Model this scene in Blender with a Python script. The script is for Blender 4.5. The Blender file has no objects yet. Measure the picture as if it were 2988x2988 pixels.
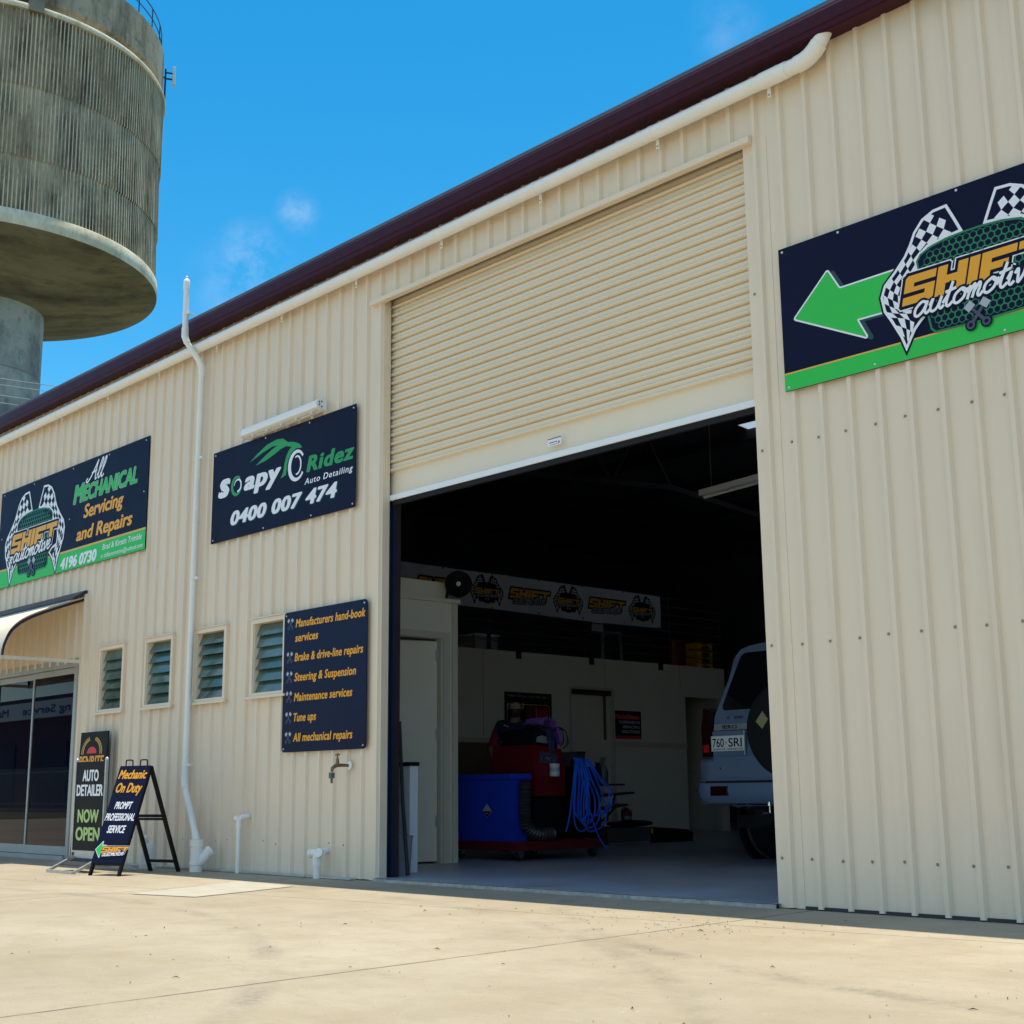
import bpy, bmesh, math, random
from mathutils import Vector, Matrix
from math import radians as R_, sin, cos, pi
random.seed(7)
S = bpy.context.scene
COL = S.collection

# ------------------------------------------------------------------ camera
cam_d = bpy.data.cameras.new('camera')
cam = bpy.data.objects.new('camera', cam_d)
COL.objects.link(cam)
cam_d.sensor_width = 36.0
cam_d.lens = 36.0 * 3944.0 / 2988.0
cam_d.clip_start = 0.05
cam_d.clip_end = 3000
CAMH = 0.67
_y, _p, _r = R_(46.88366769), R_(11.67090162), R_(-0.5770387)
_f = Vector((-sin(_y) * cos(_p), cos(_y) * cos(_p), sin(_p)))
_r0 = Vector((cos(_y), sin(_y), 0)); _u0 = _r0.cross(_f)
_rr = _r0 * cos(_r) + _u0 * sin(_r); _uu = _rr.cross(_f)
_m = Matrix((_rr, _uu, -_f)).transposed().to_4x4()
_m.translation = Vector((0, 0, CAMH))
cam.matrix_world = _m
S.camera = cam

# ------------------------------------------------------------------ light
SUN_DIR = Vector((-0.01, 0.094, 1.0)).normalized()      # towards the sun
sun_el = math.asin(SUN_DIR.z)
sun_az = math.atan2(SUN_DIR.x, SUN_DIR.y)
sd = bpy.data.lights.new('sun', 'SUN')
sd.energy = 3.7
sd.angle = R_(0.5)
sd.color = (1.0, 0.92, 0.76)
sun = bpy.data.objects.new('sun', sd)
COL.objects.link(sun)
sun.location = (0, 0, 60)
sun.rotation_euler = (-SUN_DIR).to_track_quat('-Z', 'Y').to_euler()

W = bpy.data.worlds.new('World')
S.world = W
W.use_nodes = True
wt = W.node_tree
for n in list(wt.nodes): wt.nodes.remove(n)
wo = wt.nodes.new('ShaderNodeOutputWorld')
bg = wt.nodes.new('ShaderNodeBackground')
sky = wt.nodes.new('ShaderNodeTexSky')
sky.sky_type = 'NISHITA'
sky.sun_disc = False
sky.sun_elevation = sun_el
sky.sun_rotation = sun_az
sky.altitude = 0
sky.air_density = 1.0
sky.dust_density = 0.2
sky.ozone_density = 3.0
bg.inputs['Strength'].default_value = 0.125
hs = wt.nodes.new('ShaderNodeHueSaturation')
hs.inputs['Saturation'].default_value = 1.42
hs.inputs['Hue'].default_value = 0.484
hs.inputs['Value'].default_value = 1.0
wt.links.new(sky.outputs[0], hs.inputs['Color'])
# faint wisps of cloud, fixed to directions of the sky
tc = wt.nodes.new('ShaderNodeTexCoord')
nz = wt.nodes.new('ShaderNodeTexNoise')
nz.inputs['Scale'].default_value = 34; nz.inputs['Detail'].default_value = 8; nz.inputs['Roughness'].default_value = 0.62
wt.links.new(tc.outputs['Generated'], nz.inputs['Vector'])
acc = None
def wmath(op, a, b=None):
    n = wt.nodes.new('ShaderNodeMath'); n.operation = op
    for i, v in enumerate((a, b)):
        if v is None: continue
        if isinstance(v, (int, float)): n.inputs[i].default_value = v
        else: wt.links.new(v, n.inputs[i])
    return n.outputs[0]
def pxdir(px, py):
    return (_f + _rr * ((px - 1494) / 3944) - _uu * ((py - 1494) / 3944)).normalized()
CLOUDS = [((735, 755), 0.022, 0.40), ((780, 735), 0.012, 0.25), ((868, 622), 0.013, 0.34), ((690, 850), 0.026, 0.20), ((650, 800), 0.02, 0.12), ((2120, 90), 0.022, 0.10), ((2185, 260), 0.018, 0.08), ((1650, 480), 0.02, 0.05)]
for (px, py), rad, amp in CLOUDS:
    vm = wt.nodes.new('ShaderNodeVectorMath'); vm.operation = 'DISTANCE'
    wt.links.new(tc.outputs['Generated'], vm.inputs[0])
    vm.inputs[1].default_value = pxdir(px, py)
    mr = wt.nodes.new('ShaderNodeMapRange'); mr.interpolation_type = 'SMOOTHSTEP'
    mr.inputs['From Min'].default_value = rad * 1.6; mr.inputs['From Max'].default_value = 0.0
    mr.inputs['To Min'].default_value = 0; mr.inputs['To Max'].default_value = amp
    wt.links.new(vm.outputs['Value'], mr.inputs['Value'])
    acc = mr.outputs[0] if acc is None else wmath('MAXIMUM', acc, mr.outputs[0])
nr = wt.nodes.new('ShaderNodeMapRange')
nr.inputs['From Min'].default_value = 0.38; nr.inputs['From Max'].default_value = 0.72
wt.links.new(nz.outputs['Fac'], nr.inputs['Value'])
cl = wmath('MULTIPLY', acc, nr.outputs[0])
mixc = wt.nodes.new('ShaderNodeMixRGB')
wt.links.new(cl, mixc.inputs['Fac'])
wt.links.new(hs.outputs[0], mixc.inputs['Color1'])
mixc.inputs['Color2'].default_value = (5.0, 5.4, 6.0, 1)
# unseen broken cloud behind the camera, added as neutral fill for the wall
sxyz = wt.nodes.new('ShaderNodeSeparateXYZ'); wt.links.new(tc.outputs['Generated'], sxyz.inputs[0])
def wmap(v, a, b):
    n = wt.nodes.new('ShaderNodeMapRange'); n.interpolation_type = 'SMOOTHSTEP'
    n.inputs['From Min'].default_value = a; n.inputs['From Max'].default_value = b
    wt.links.new(v, n.inputs['Value']); return n.outputs[0]
nc = wt.nodes.new('ShaderNodeTexNoise'); nc.inputs['Scale'].default_value = 3.2; nc.inputs['Detail'].default_value = 9; nc.inputs['Roughness'].default_value = 0.6
wt.links.new(tc.outputs['Generated'], nc.inputs['Vector'])
fill_cloud = wmath('MULTIPLY', wmath('MULTIPLY', wmap(wmath('MULTIPLY', sxyz.outputs[1], -1.0), 0.12, 0.4), wmap(sxyz.outputs[2], 0.20, 0.34)), wmap(nc.outputs['Fac'], 0.44, 0.60))
mixb = wt.nodes.new('ShaderNodeMixRGB')
wt.links.new(fill_cloud, mixb.inputs['Fac']); wt.links.new(mixc.outputs[0], mixb.inputs['Color1'])
mixb.inputs['Color2'].default_value = (6.3, 6.2, 6.0, 1)
wt.links.new(mixb.outputs[0], bg.inputs['Color'])
wt.links.new(bg.outputs[0], wo.inputs['Surface'])

S.view_settings.view_transform = 'Standard'
S.view_settings.look = 'None'
S.view_settings.gamma = 1.0
S.view_settings.exposure = 0.6
S.view_settings.use_curve_mapping = False
S.render.engine = 'CYCLES'
S.cycles.use_denoising = True
S.cycles.max_bounces = 10
S.cycles.diffuse_bounces = 6
S.cycles.glossy_bounces = 4
S.cycles.transmission_bounces = 6
S.cycles.sample_clamp_indirect = 6.0

# ------------------------------------------------------------------ materials
def mat(name, col, rough=0.5, metal=0.0, var=0.0, vs=4.0, bump=0.0, bs=60.0, spec=0.5, coat=0.0, trans=0.0, ior=1.45, stretch=None, dark=None, dfac=0.0, dscale=2.0, dlo=0.5, dhi=0.7):
    m = bpy.data.materials.new(name)
    m.use_nodes = True
    nt = m.node_tree
    b = nt.nodes['Principled BSDF']
    b.inputs['Base Color'].default_value = (*col, 1)
    b.inputs['Roughness'].default_value = rough
    b.inputs['Metallic'].default_value = metal
    b.inputs['Specular IOR Level'].default_value = spec
    b.inputs['IOR'].default_value = ior
    if coat: b.inputs['Coat Weight'].default_value = coat; b.inputs['Coat Roughness'].default_value = 0.08
    if trans: b.inputs['Transmission Weight'].default_value = trans
    geo = None
    def coords(sc):
        nonlocal geo
        if geo is None: geo = nt.nodes.new('ShaderNodeNewGeometry')
        mp = nt.nodes.new('ShaderNodeMapping')
        mp.inputs['Scale'].default_value = sc
        nt.links.new(geo.outputs['Position'], mp.inputs['Vector'])
        return mp.outputs[0]
    st = stretch or (1, 1, 1)
    last = None
    if var:
        n = nt.nodes.new('ShaderNodeTexNoise'); n.inputs['Scale'].default_value = vs; n.inputs['Detail'].default_value = 7; n.inputs['Roughness'].default_value = 0.6
        nt.links.new(coords(st), n.inputs['Vector'])
        mr = nt.nodes.new('ShaderNodeMapRange'); mr.inputs['From Min'].default_value = 0.3; mr.inputs['From Max'].default_value = 0.7
        mr.inputs['To Min'].default_value = 1 - var; mr.inputs['To Max'].default_value = 1 + var
        nt.links.new(n.outputs['Fac'], mr.inputs['Value'])
        vm = nt.nodes.new('ShaderNodeVectorMath'); vm.operation = 'SCALE'
        vm.inputs[0].default_value = col
        nt.links.new(mr.outputs[0], vm.inputs['Scale'])
        last = vm.outputs[0]
        rr = nt.nodes.new('ShaderNodeMapRange'); rr.inputs['To Min'].default_value = max(0.02, rough - 0.12); rr.inputs['To Max'].default_value = min(1, rough + 0.12)
        nt.links.new(n.outputs['Fac'], rr.inputs['Value']); nt.links.new(rr.outputs[0], b.inputs['Roughness'])
    if dark is not None:
        n = nt.nodes.new('ShaderNodeTexNoise'); n.inputs['Scale'].default_value = dscale; n.inputs['Detail'].default_value = 9; n.inputs['Roughness'].default_value = 0.65
        nt.links.new(coords(st), n.inputs['Vector'])
        mr = nt.nodes.new('ShaderNodeMapRange'); mr.inputs['From Min'].default_value = dlo; mr.inputs['From Max'].default_value = dhi
        mr.inputs['To Max'].default_value = dfac
        nt.links.new(n.outputs['Fac'], mr.inputs['Value'])
        mx = nt.nodes.new('ShaderNodeMixRGB')
        nt.links.new(mr.outputs[0], mx.inputs['Fac'])
        if last is not None: nt.links.new(last, mx.inputs['Color1'])
        else: mx.inputs['Color1'].default_value = (*col, 1)
        mx.inputs['Color2'].default_value = (*dark, 1)
        last = mx.outputs[0]
    if last is not None: nt.links.new(last, b.inputs['Base Color'])
    if bump:
        n = nt.nodes.new('ShaderNodeTexNoise'); n.inputs['Scale'].default_value = bs; n.inputs['Detail'].default_value = 5
        nt.links.new(coords(st), n.inputs['Vector'])
        bp = nt.nodes.new('ShaderNodeBump'); bp.inputs['Strength'].default_value = bump; bp.inputs['Distance'].default_value = 0.01
        nt.links.new(n.outputs['Fac'], bp.inputs['Height']); nt.links.new(bp.outputs[0], b.inputs['Normal'])
    return m

M = {}
M['cream'] = mat('cream_steel', (0.80, 0.67, 0.515), 0.42, var=0.035, vs=1.3, bump=0.03, bs=9, dark=(0.47, 0.385, 0.28), dfac=0.45, dscale=1.3, dlo=0.50, dhi=0.82, stretch=(3.2, 3.2, 0.30))
M['creamtrim'] = mat('cream_trim', (0.795, 0.665, 0.505), 0.42, var=0.04, vs=3)
M['shutter'] = mat('shutter_cream', (0.80, 0.69, 0.525), 0.36, var=0.015, vs=1.0)
M['maroon'] = mat('maroon_steel', (0.040, 0.0035, 0.015), 0.45, spec=0.18, var=0.1, vs=2)
M['pvc'] = mat('white_pvc', (0.85, 0.83, 0.78), 0.38, var=0.03, vs=6, dark=(0.6, 0.53, 0.42), dfac=0.2, dscale=3, dlo=0.55, dhi=0.8)
M['alu'] = mat('aluminium', (0.62, 0.63, 0.64), 0.35, metal=0.7, var=0.05, vs=8)
M['whitealu'] = mat('white_aluminium', (0.82, 0.83, 0.85), 0.35, var=0.03)
M['navy'] = mat('navy_board', (0.0035, 0.0055, 0.030), 0.5, var=0.12, vs=3, spec=0.15)
M['navylist'] = mat('navy_list_board', (0.003, 0.006, 0.036), 0.4, var=0.15, vs=2.5, spec=0.2)
M['black'] = mat('black_paint', (0.008, 0.008, 0.010), 0.55, spec=0.2, var=0.1, vs=5)
M['rubber'] = mat('black_rubber', (0.012, 0.012, 0.014), 0.75, spec=.3)
M['green'] = mat('green_vinyl', (0.022, 0.54, 0.065), 0.4)
M['dgreen'] = mat('dark_green_vinyl', (0.012, 0.20, 0.075), 0.4)
M['shadowgreen'] = mat('deep_teal_vinyl', (0.012, 0.055, 0.06), 0.4)
M['sgreen'] = mat('leaf_green_vinyl', (0.02, 0.32, 0.075), 0.4)
M['pale_green'] = mat('pale_green_vinyl', (0.42, 0.60, 0.22), 0.4)
M['orange'] = mat('orange_vinyl', (0.86, 0.38, 0.012), 0.4)
M['gold'] = mat('gold_vinyl', (0.75, 0.42, 0.06), 0.4)
M['oldgold'] = mat('faded_sticker', (0.36, 0.30, 0.14), 0.6)
M['white'] = mat('white_vinyl', (0.84, 0.85, 0.90), 0.4)
M['grey'] = mat('grey_vinyl', (0.42, 0.44, 0.50), 0.4)
M['slate'] = mat('slate_vinyl', (0.06, 0.065, 0.11), 0.4)
M['red'] = mat('red_vinyl', (0.70, 0.02, 0.035), 0.4)
M['screw'] = mat('grey_screw', (0.30, 0.28, 0.24), 0.5, metal=0.3)
M['darksteel'] = mat('dark_steel', (0.035, 0.03, 0.034), 0.55, var=0.15)
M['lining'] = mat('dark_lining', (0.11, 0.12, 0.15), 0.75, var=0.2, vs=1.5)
M['plaster'] = mat('cream_plasterboard', (0.74, 0.71, 0.60), 0.7, var=0.05, vs=1.2)
M['wood'] = mat('brown_panel', (0.16, 0.10, 0.065), 0.6, var=0.2, vs=3)
M['doorpaint'] = mat('cream_door', (0.74, 0.69, 0.56), 0.5, var=0.05, vs=1)
M['floor'] = mat('workshop_floor', (0.30, 0.345, 0.42), 0.33, var=0.25, vs=1.1, bump=0.06, bs=25, dark=(0.17, 0.17, 0.18), dfac=0.6, dscale=1.4, dlo=0.5, dhi=0.72)  # blue tint stands in for sky light coming through the doorway
M['lip'] = mat('chipped_concrete', (0.36, 0.35, 0.32), 0.9, var=0.25, vs=18, bump=0.6, bs=60)
M['glass'] = mat('tinted_glass', (0.0015, 0.002, 0.010), 0.01, spec=0.26, ior=1.38)
M['louvre'] = mat('louvre_glass', (0.060, 0.125, 0.115), 0.12, spec=0.7, ior=1.65, var=0.5, vs=3)
M['opal'] = mat('opal_diffuser', (0.84, 0.85, 0.84), 0.25)
M['brass'] = mat('old_brass', (0.22, 0.16, 0.08), 0.45, metal=0.8, var=0.2, vs=40)
M['chrome'] = mat('chrome', (0.75, 0.76, 0.78), 0.12, metal=1.0)
M['galv'] = mat('galvanised', (0.55, 0.57, 0.58), 0.38, metal=0.75, var=0.12, vs=25)
M['awnsheet'] = mat('awning_sheet', (0.72, 0.66, 0.54), 0.45, var=0.05)
M['bluebin'] = mat('blue_plastic', (0.012, 0.05, 0.55), 0.42, var=0.06)
M['bluehose'] = mat('blue_hose', (0.02, 0.14, 0.85), 0.35)
M['redpaint'] = mat('red_machine_paint', (0.17, 0.007, 0.012), 0.35, var=0.1)
M['purple'] = mat('purple_cloth', (0.22, 0.08, 0.36), 0.85, var=0.3, vs=30)
M['cloth'] = mat('navy_cloth', (0.03, 0.03, 0.09), 0.9, var=0.3, vs=12)
M['bannerv'] = mat('banner_vinyl', (0.66, 0.70, 0.72), 0.55, var=0.08, vs=2, bump=0.3, bs=3)
M['silver'] = mat('silver_blue_paint', (0.21, 0.29, 0.43), 0.25, metal=0.35, coat=0.8)
M['carglass'] = mat('car_glass', (0.006, 0.007, 0.009), 0.03, ior=1.5)
M['lampred'] = mat('red_lens', (0.022, 0.002, 0.003), 0.12, spec=0.3)
M['lampbright'] = mat('bright_red_reflector', (0.6, 0.012, 0.015), 0.2)
M['plate'] = mat('white_plate', (0.80, 0.80, 0.76), 0.4)
M['yellow'] = mat('yellow_plastic', (0.70, 0.42, 0.03), 0.45)
M['palegrey'] = mat('pale_grey_plastic', (0.30, 0.31, 0.34), 0.5, var=0.1)
M['whiteboard'] = mat('white_board', (0.75, 0.78, 0.80), 0.4)
M['brick'] = mat('brown_brick', (0.20, 0.09, 0.06), 0.85, var=0.2, vs=6)
M['card'] = mat('dark_carton', (0.06, 0.06, 0.065), 0.8, var=0.2)
M['skyl'] = mat('milky_sheet', (0.8, 0.82, 0.85), 0.6, trans=0.0)

# ------------------------------------------------------------------ mesh builder
class MB:
    def __init__(s, xf=None):
        s.v = []; s.f = []; s.mi = []; s.xf = xf; s.m = 0
    def add(s, vs, fs):
        o = len(s.v)
        for p in vs:
            p = Vector(p)
            s.v.append(s.xf @ p if s.xf is not None else p)
        for f in fs:
            s.f.append([i + o for i in f]); s.mi.append(s.m)
        return s
    def box(s, x0, x1, y0, y1, z0, z1, bev=0.0):
        if bev > 0:
            bm = bmesh.new()
            bmesh.ops.create_cube(bm, size=1)
            for v in bm.verts:
                v.co = Vector(((x0 + x1) / 2 + v.co.x * (x1 - x0), (y0 + y1) / 2 + v.co.y * (y1 - y0), (z0 + z1) / 2 + v.co.z * (z1 - z0)))
            bmesh.ops.bevel(bm, geom=bm.edges[:], offset=bev, segments=2, affect='EDGES', profile=0.6)
            bm.verts.index_update()
            s.add([v.co.copy() for v in bm.verts], [[v.index for v in f.verts] for f in bm.faces]); bm.free()
            return s
        vs = [(x0, y0, z0), (x1, y0, z0), (x1, y1, z0), (x0, y1, z0), (x0, y0, z1), (x1, y0, z1), (x1, y1, z1), (x0, y1, z1)]
        return s.add(vs, [(0, 3, 2, 1), (4, 5, 6, 7), (0, 1, 5, 4), (1, 2, 6, 5), (2, 3, 7, 6), (3, 0, 4, 7)])
    def tube(s, path, r, n=12, cap=True, closed=False):
        path = [Vector(p) for p in path]
        N = len(path); rs = r if isinstance(r, (list, tuple)) else [r] * N
        up = None; rings = []
        for i, p in enumerate(path):
            a = path[i - 1] if (i > 0 or closed) else p
            b = path[(i + 1) % N] if (i < N - 1 or closed) else p
            t = (b - a)
            if t.length < 1e-9: t = Vector((0, 0, 1))
            t.normalize()
            if up is None:
                up = t.orthogonal().normalized()
            else:
                up = up - t * up.dot(t)
                up = up.normalized() if up.length > 1e-6 else t.orthogonal().normalized()
            w = t.cross(up)
            rings.append([p + (up * cos(2 * pi * k / n) + w * sin(2 * pi * k / n)) * rs[i] for k in range(n)])
        vs = [q for rg in rings for q in rg]; fs = []
        for i in range(N if closed else N - 1):
            j = (i + 1) % N
            for k in range(n):
                fs.append((i * n + k, i * n + (k + 1) % n, j * n + (k + 1) % n, j * n + k))
        if cap and not closed:
            fs.append(tuple(range(n - 1, -1, -1))); fs.append(tuple(range((N - 1) * n, N * n)))
        return s.add(vs, fs)
    def bar(s, a, b, w, h, up=(0, 0, 1)):
        a = Vector(a); b = Vector(b); t = (b - a).normalized(); up = Vector(up)
        sd_ = t.cross(up).normalized(); u2 = sd_.cross(t)
        vs = []
        for p in (a, b):
            for i, j in ((-1, -1), (1, -1), (1, 1), (-1, 1)):
                vs.append(p + sd_ * (i * w / 2) + u2 * (j * h / 2))
        return s.add(vs, [(3, 2, 1, 0), (4, 5, 6, 7), (0, 1, 5, 4), (1, 2, 6, 5), (2, 3, 7, 6), (3, 0, 4, 7)])
    def lathe(s, prof, c=(0, 0, 0), n=32, axis='Z', cap=True):
        vs = []; fs = []
        for r, z in prof:
            for k in range(n):
                a = 2 * pi * k / n
                if axis == 'Z': p = (c[0] + r * cos(a), c[1] + r * sin(a), c[2] + z)
                elif axis == 'Y': p = (c[0] + r * cos(a), c[1] + z, c[2] + r * sin(a))
                else: p = (c[0] + z, c[1] + r * cos(a), c[2] + r * sin(a))
                vs.append(p)
        for i in range(len(prof) - 1):
            for k in range(n):
                fs.append((i * n + k, i * n + (k + 1) % n, (i + 1) * n + (k + 1) % n, (i + 1) * n + k))
        if cap:
            fs.append(tuple(range(n - 1, -1, -1))); fs.append(tuple(range((len(prof) - 1) * n, len(prof) * n)))
        return s.add(vs, fs)
    def prism(s, pts, a, b, axis='X'):
        """extrude a 2D outline between a and b along an axis; outline in the other two axes"""
        n = len(pts)
        def P(t, q):
            return (t, q[0], q[1]) if axis == 'X' else ((q[0], t, q[1]) if axis == 'Y' else (q[0], q[1], t))
        vs = [P(a, q) for q in pts] + [P(b, q) for q in pts]
        fs = [(i, (i + 1) % n, n + (i + 1) % n, n + i) for i in range(n)]
        fs += [tuple(range(n - 1, -1, -1)), tuple(range(n, 2 * n))]
        return s.add(vs, fs)
    def strip(s, prof, a, b, axis='X'):
        """open sheet: profile swept between a and b"""
        n = len(prof)
        def P(t, q):
            return (t, q[0], q[1]) if axis == 'X' else ((q[0], t, q[1]) if axis == 'Y' else (q[0], q[1], t))
        vs = [P(a, q) for q in prof] + [P(b, q) for q in prof]
        return s.add(vs, [(i, i + 1, n + i + 1, n + i) for i in range(n - 1)])
    def build(s, name, mats, parent=None, smooth=False, origin=None, solid=None):
        me = bpy.data.meshes.new(name)
        o = bpy.data.objects.new(name, me)
        COL.objects.link(o)
        if parent is not None:
            base = Vector(parent['_o']) if '_o' in parent else Vector((0, 0, 0))
            o.parent = parent; org = base
        else:
            if origin is None:
                xs = [v.x for v in s.v]; ys = [v.y for v in s.v]; zs = [v.z for v in s.v]
                origin = ((min(xs) + max(xs)) / 2, (min(ys) + max(ys)) / 2, min(zs))
            o.location = origin; org = Vector(origin)
        OFFS[o.name] = Vector(org)
        o['_o'] = list(org)
        me.from_pydata([v - Vector(org) for v in s.v], [], s.f)
        mats = mats if isinstance(mats, (list, tuple)) else [mats]
        for m in mats: me.materials.append(M[m] if isinstance(m, str) else m)
        for p, i in zip(me.polygons, s.mi): p.material_index = i
        bm = bmesh.new(); bm.from_mesh(me)
        if s.fixn: bmesh.ops.recalc_face_normals(bm, faces=bm.faces[:])
        bm.to_mesh(me); bm.free()
        if smooth:
            for p in me.polygons: p.use_smooth = True
            me.set_sharp_from_angle(angle=R_(35))
        me.update()
        return o
    fixn = True
OFFS = {}
def tag(o, label=None, cat=None, group=None, kind=None):
    if label: o['label'] = label
    if cat: o['category'] = cat
    if group: o['group'] = group
    if kind: o['kind'] = kind
    return o
def empty(name, loc, label=None, cat=None, group=None, kind=None):
    o = bpy.data.objects.new(name, None)
    COL.objects.link(o)
    o.location = loc; o['_o'] = list(loc)
    o.empty_display_size = 0.2
    return tag(o, label, cat, group, kind)
def copy_tree(o, parent=None):
    c = o.copy(); COL.objects.link(c)
    if parent is not None: c.parent = parent
    for ch in list(o.children): copy_tree(ch, c)
    return c
def arc(c, r, a0, a1, n=10, plane='XZ', off=0):
    out = []
    for i in range(n + 1):
        a = R_(a0 + (a1 - a0) * i / n)
        p, q = c[0] + r * cos(a), c[1] + r * sin(a)
        out.append((p, off, q) if plane == 'XZ' else ((off, p, q) if plane == 'YZ' else (p, q, off)))
    return out
def smoothpath(pts, n=8):
    pts = [Vector(p) for p in pts]; out = []
    for i in range(len(pts) - 1):
        p0 = pts[max(i - 1, 0)]; p1 = pts[i]; p2 = pts[i + 1]; p3 = pts[min(i + 2, len(pts) - 1)]
        for k in range(n):
            t = k / n
            out.append(0.5 * ((2 * p1) + (p2 - p0) * t + (2 * p0 - 5 * p1 + 4 * p2 - p3) * t * t + (3 * p1 - p0 - 3 * p2 + p3) * t ** 3))
    out.append(pts[-1])
    return out

# ------------------------------------------------------------------ lettering and flat print
class Panel:
    """a flat surface: O + u*U + v*V, N is the outward normal"""
    def __init__(s, O, U, V):
        s.O = Vector(O); s.U = Vector(U); s.V = Vector(V); s.N = s.U.cross(s.V).normalized()
    def p(s, u, v, d=0.0): return s.O + s.U * u + s.V * v + s.N * d
_tc = {}
def glyphs(text, bold, shear, spacing):
    key = (text, bold, shear, spacing)
    if key in _tc: return _tc[key]
    cu = bpy.data.curves.new('t', 'FONT')
    cu.body = text; cu.size = 1.0; cu.shear = shear; cu.offset = bold; cu.space_character = spacing
    cu.resolution_u = 3
    o = bpy.data.objects.new('t', cu); COL.objects.link(o)
    dg = bpy.context.evaluated_depsgraph_get()
    me = bpy.data.meshes.new_from_object(o.evaluated_get(dg))
    vs = [(v.co.x, v.co.y) for v in me.vertices]; fs = [list(p.vertices) for p in me.polygons]
    bpy.data.objects.remove(o); bpy.data.curves.remove(cu); bpy.data.meshes.remove(me)
    _tc[key] = (vs, fs)
    return vs, fs
def capheight():
    vs, _ = glyphs('H', 0.0, 0.0, 1.0)
    return max(v[1] for v in vs)
def text(pan, s, x0, x1, zb, cap, m, d, parent, bold=0.02, shear=0.0, spacing=1.0, name='lettering', grow=0.0):
    """flat lettering: spans x0..x1, baseline zb, capital height cap"""
    ref, _ = glyphs(s, 0.0, shear, spacing)
    ref = [(v[0] + q * bold, v[1]) for v in ref for q in (-1, 1)]
    g0 = 0.0; sh_ = bold + grow
    vs, fs = glyphs(s, g0, shear, spacing)
    a = min(v[0] for v in ref); b = max(v[0] for v in ref)
    sx = (x1 - x0) / (b - a); sz = cap / (capheight() + 2 * bold)
    mb = MB(); mb.fixn = False
    # heavier faces are struck several times, a hair apart
    offs = [(0, 0)] if sh_ < .004 else [(0, 0), (sh_, 0), (-sh_, 0), (sh_ * .7, sh_ * .6), (-sh_ * .7, sh_ * .6), (sh_ * .7, -sh_ * .6), (-sh_ * .7, -sh_ * .6)]
    for i, (ox, oz) in enumerate(offs):
        mb.add([pan.p(x0 + (v[0] + ox - a) * sx, zb + (v[1] + oz + bold) * sz, d + i * .00004) for v in vs], fs)
    return mb.build(name, m, parent)
def grow_poly(pts, d):
    """offset a simple polygon outward by d (mitred, limited)"""
    n = len(pts)
    ar = sum(pts[i][0] * pts[(i + 1) % n][1] - pts[(i + 1) % n][0] * pts[i][1] for i in range(n))
    sg = 1 if ar > 0 else -1
    out = []
    for i in range(n):
        p0, p1, p2 = Vector(pts[i - 1]), Vector(pts[i]), Vector(pts[(i + 1) % n])
        e1 = (p1 - p0); e2 = (p2 - p1)
        if e1.length < 1e-9 or e2.length < 1e-9: out.append(tuple(p1)); continue
        e1.normalize(); e2.normalize()
        n1 = Vector((e1.y, -e1.x)) * sg; n2 = Vector((e2.y, -e2.x)) * sg
        b = n1 + n2
        if b.length < 1e-3: out.append(tuple(p1 + n1 * d)); continue
        b.normalize()
        k = d / max(0.45, b.dot(n1))
        out.append(tuple(p1 + b * k))
    return out
def tris(poly):
    from mathutils.geometry import tessellate_polygon
    return tessellate_polygon([[Vector((p[0], p[1], 0)) for p in poly]])
def flat(pan, polys, m, d, parent, name='print', step=0.0):
    mb = MB(); mb.fixn = False
    for i, po in enumerate(polys):
        n = len(po)
        ar = sum(po[k][0] * po[(k + 1) % n][1] - po[(k + 1) % n][0] * po[k][1] for k in range(n))
        if ar < 0: po = po[::-1]
        if n <= 4:
            mb.add([pan.p(q[0], q[1], d + step * i) for q in po], [tuple(range(n))])
        else:
            ts = []
            for t in tris(po):
                A, B, C_ = (po[j] for j in t)
                cr = (B[0] - A[0]) * (C_[1] - A[1]) - (B[1] - A[1]) * (C_[0] - A[0])
                ts.append(tuple(t) if cr > 0 else (t[0], t[2], t[1]))
            mb.add([pan.p(q[0], q[1], d + step * i) for q in po], ts)
    return mb.build(name, m, parent)
def ringpoly(c, rx, rz, wx, wz, a0=0, a1=360, n=40, cx2=0, cz2=0):
    """band between two ellipses as quads; the inner one may be off-centre"""
    out = []
    for i in range(n):
        q = []
        for a, inn in ((a0 + (a1 - a0) * i / n, 0), (a0 + (a1 - a0) * (i + 1) / n, 0), (a0 + (a1 - a0) * (i + 1) / n, 1), (a0 + (a1 - a0) * i / n, 1)):
            a = R_(a)
            if inn: q.append((c[0] + cx2 + (rx - wx) * cos(a), c[1] + cz2 + (rz - wz) * sin(a)))
            else: q.append((c[0] + rx * cos(a), c[1] + rz * sin(a)))
        out.append(q)
    return out
def disc(c, rx, rz=None, n=24):
    rz = rz or rx
    return [(c[0] + rx * cos(2 * pi * k / n), c[1] + rz * sin(2 * pi * k / n)) for k in range(n)]
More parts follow.
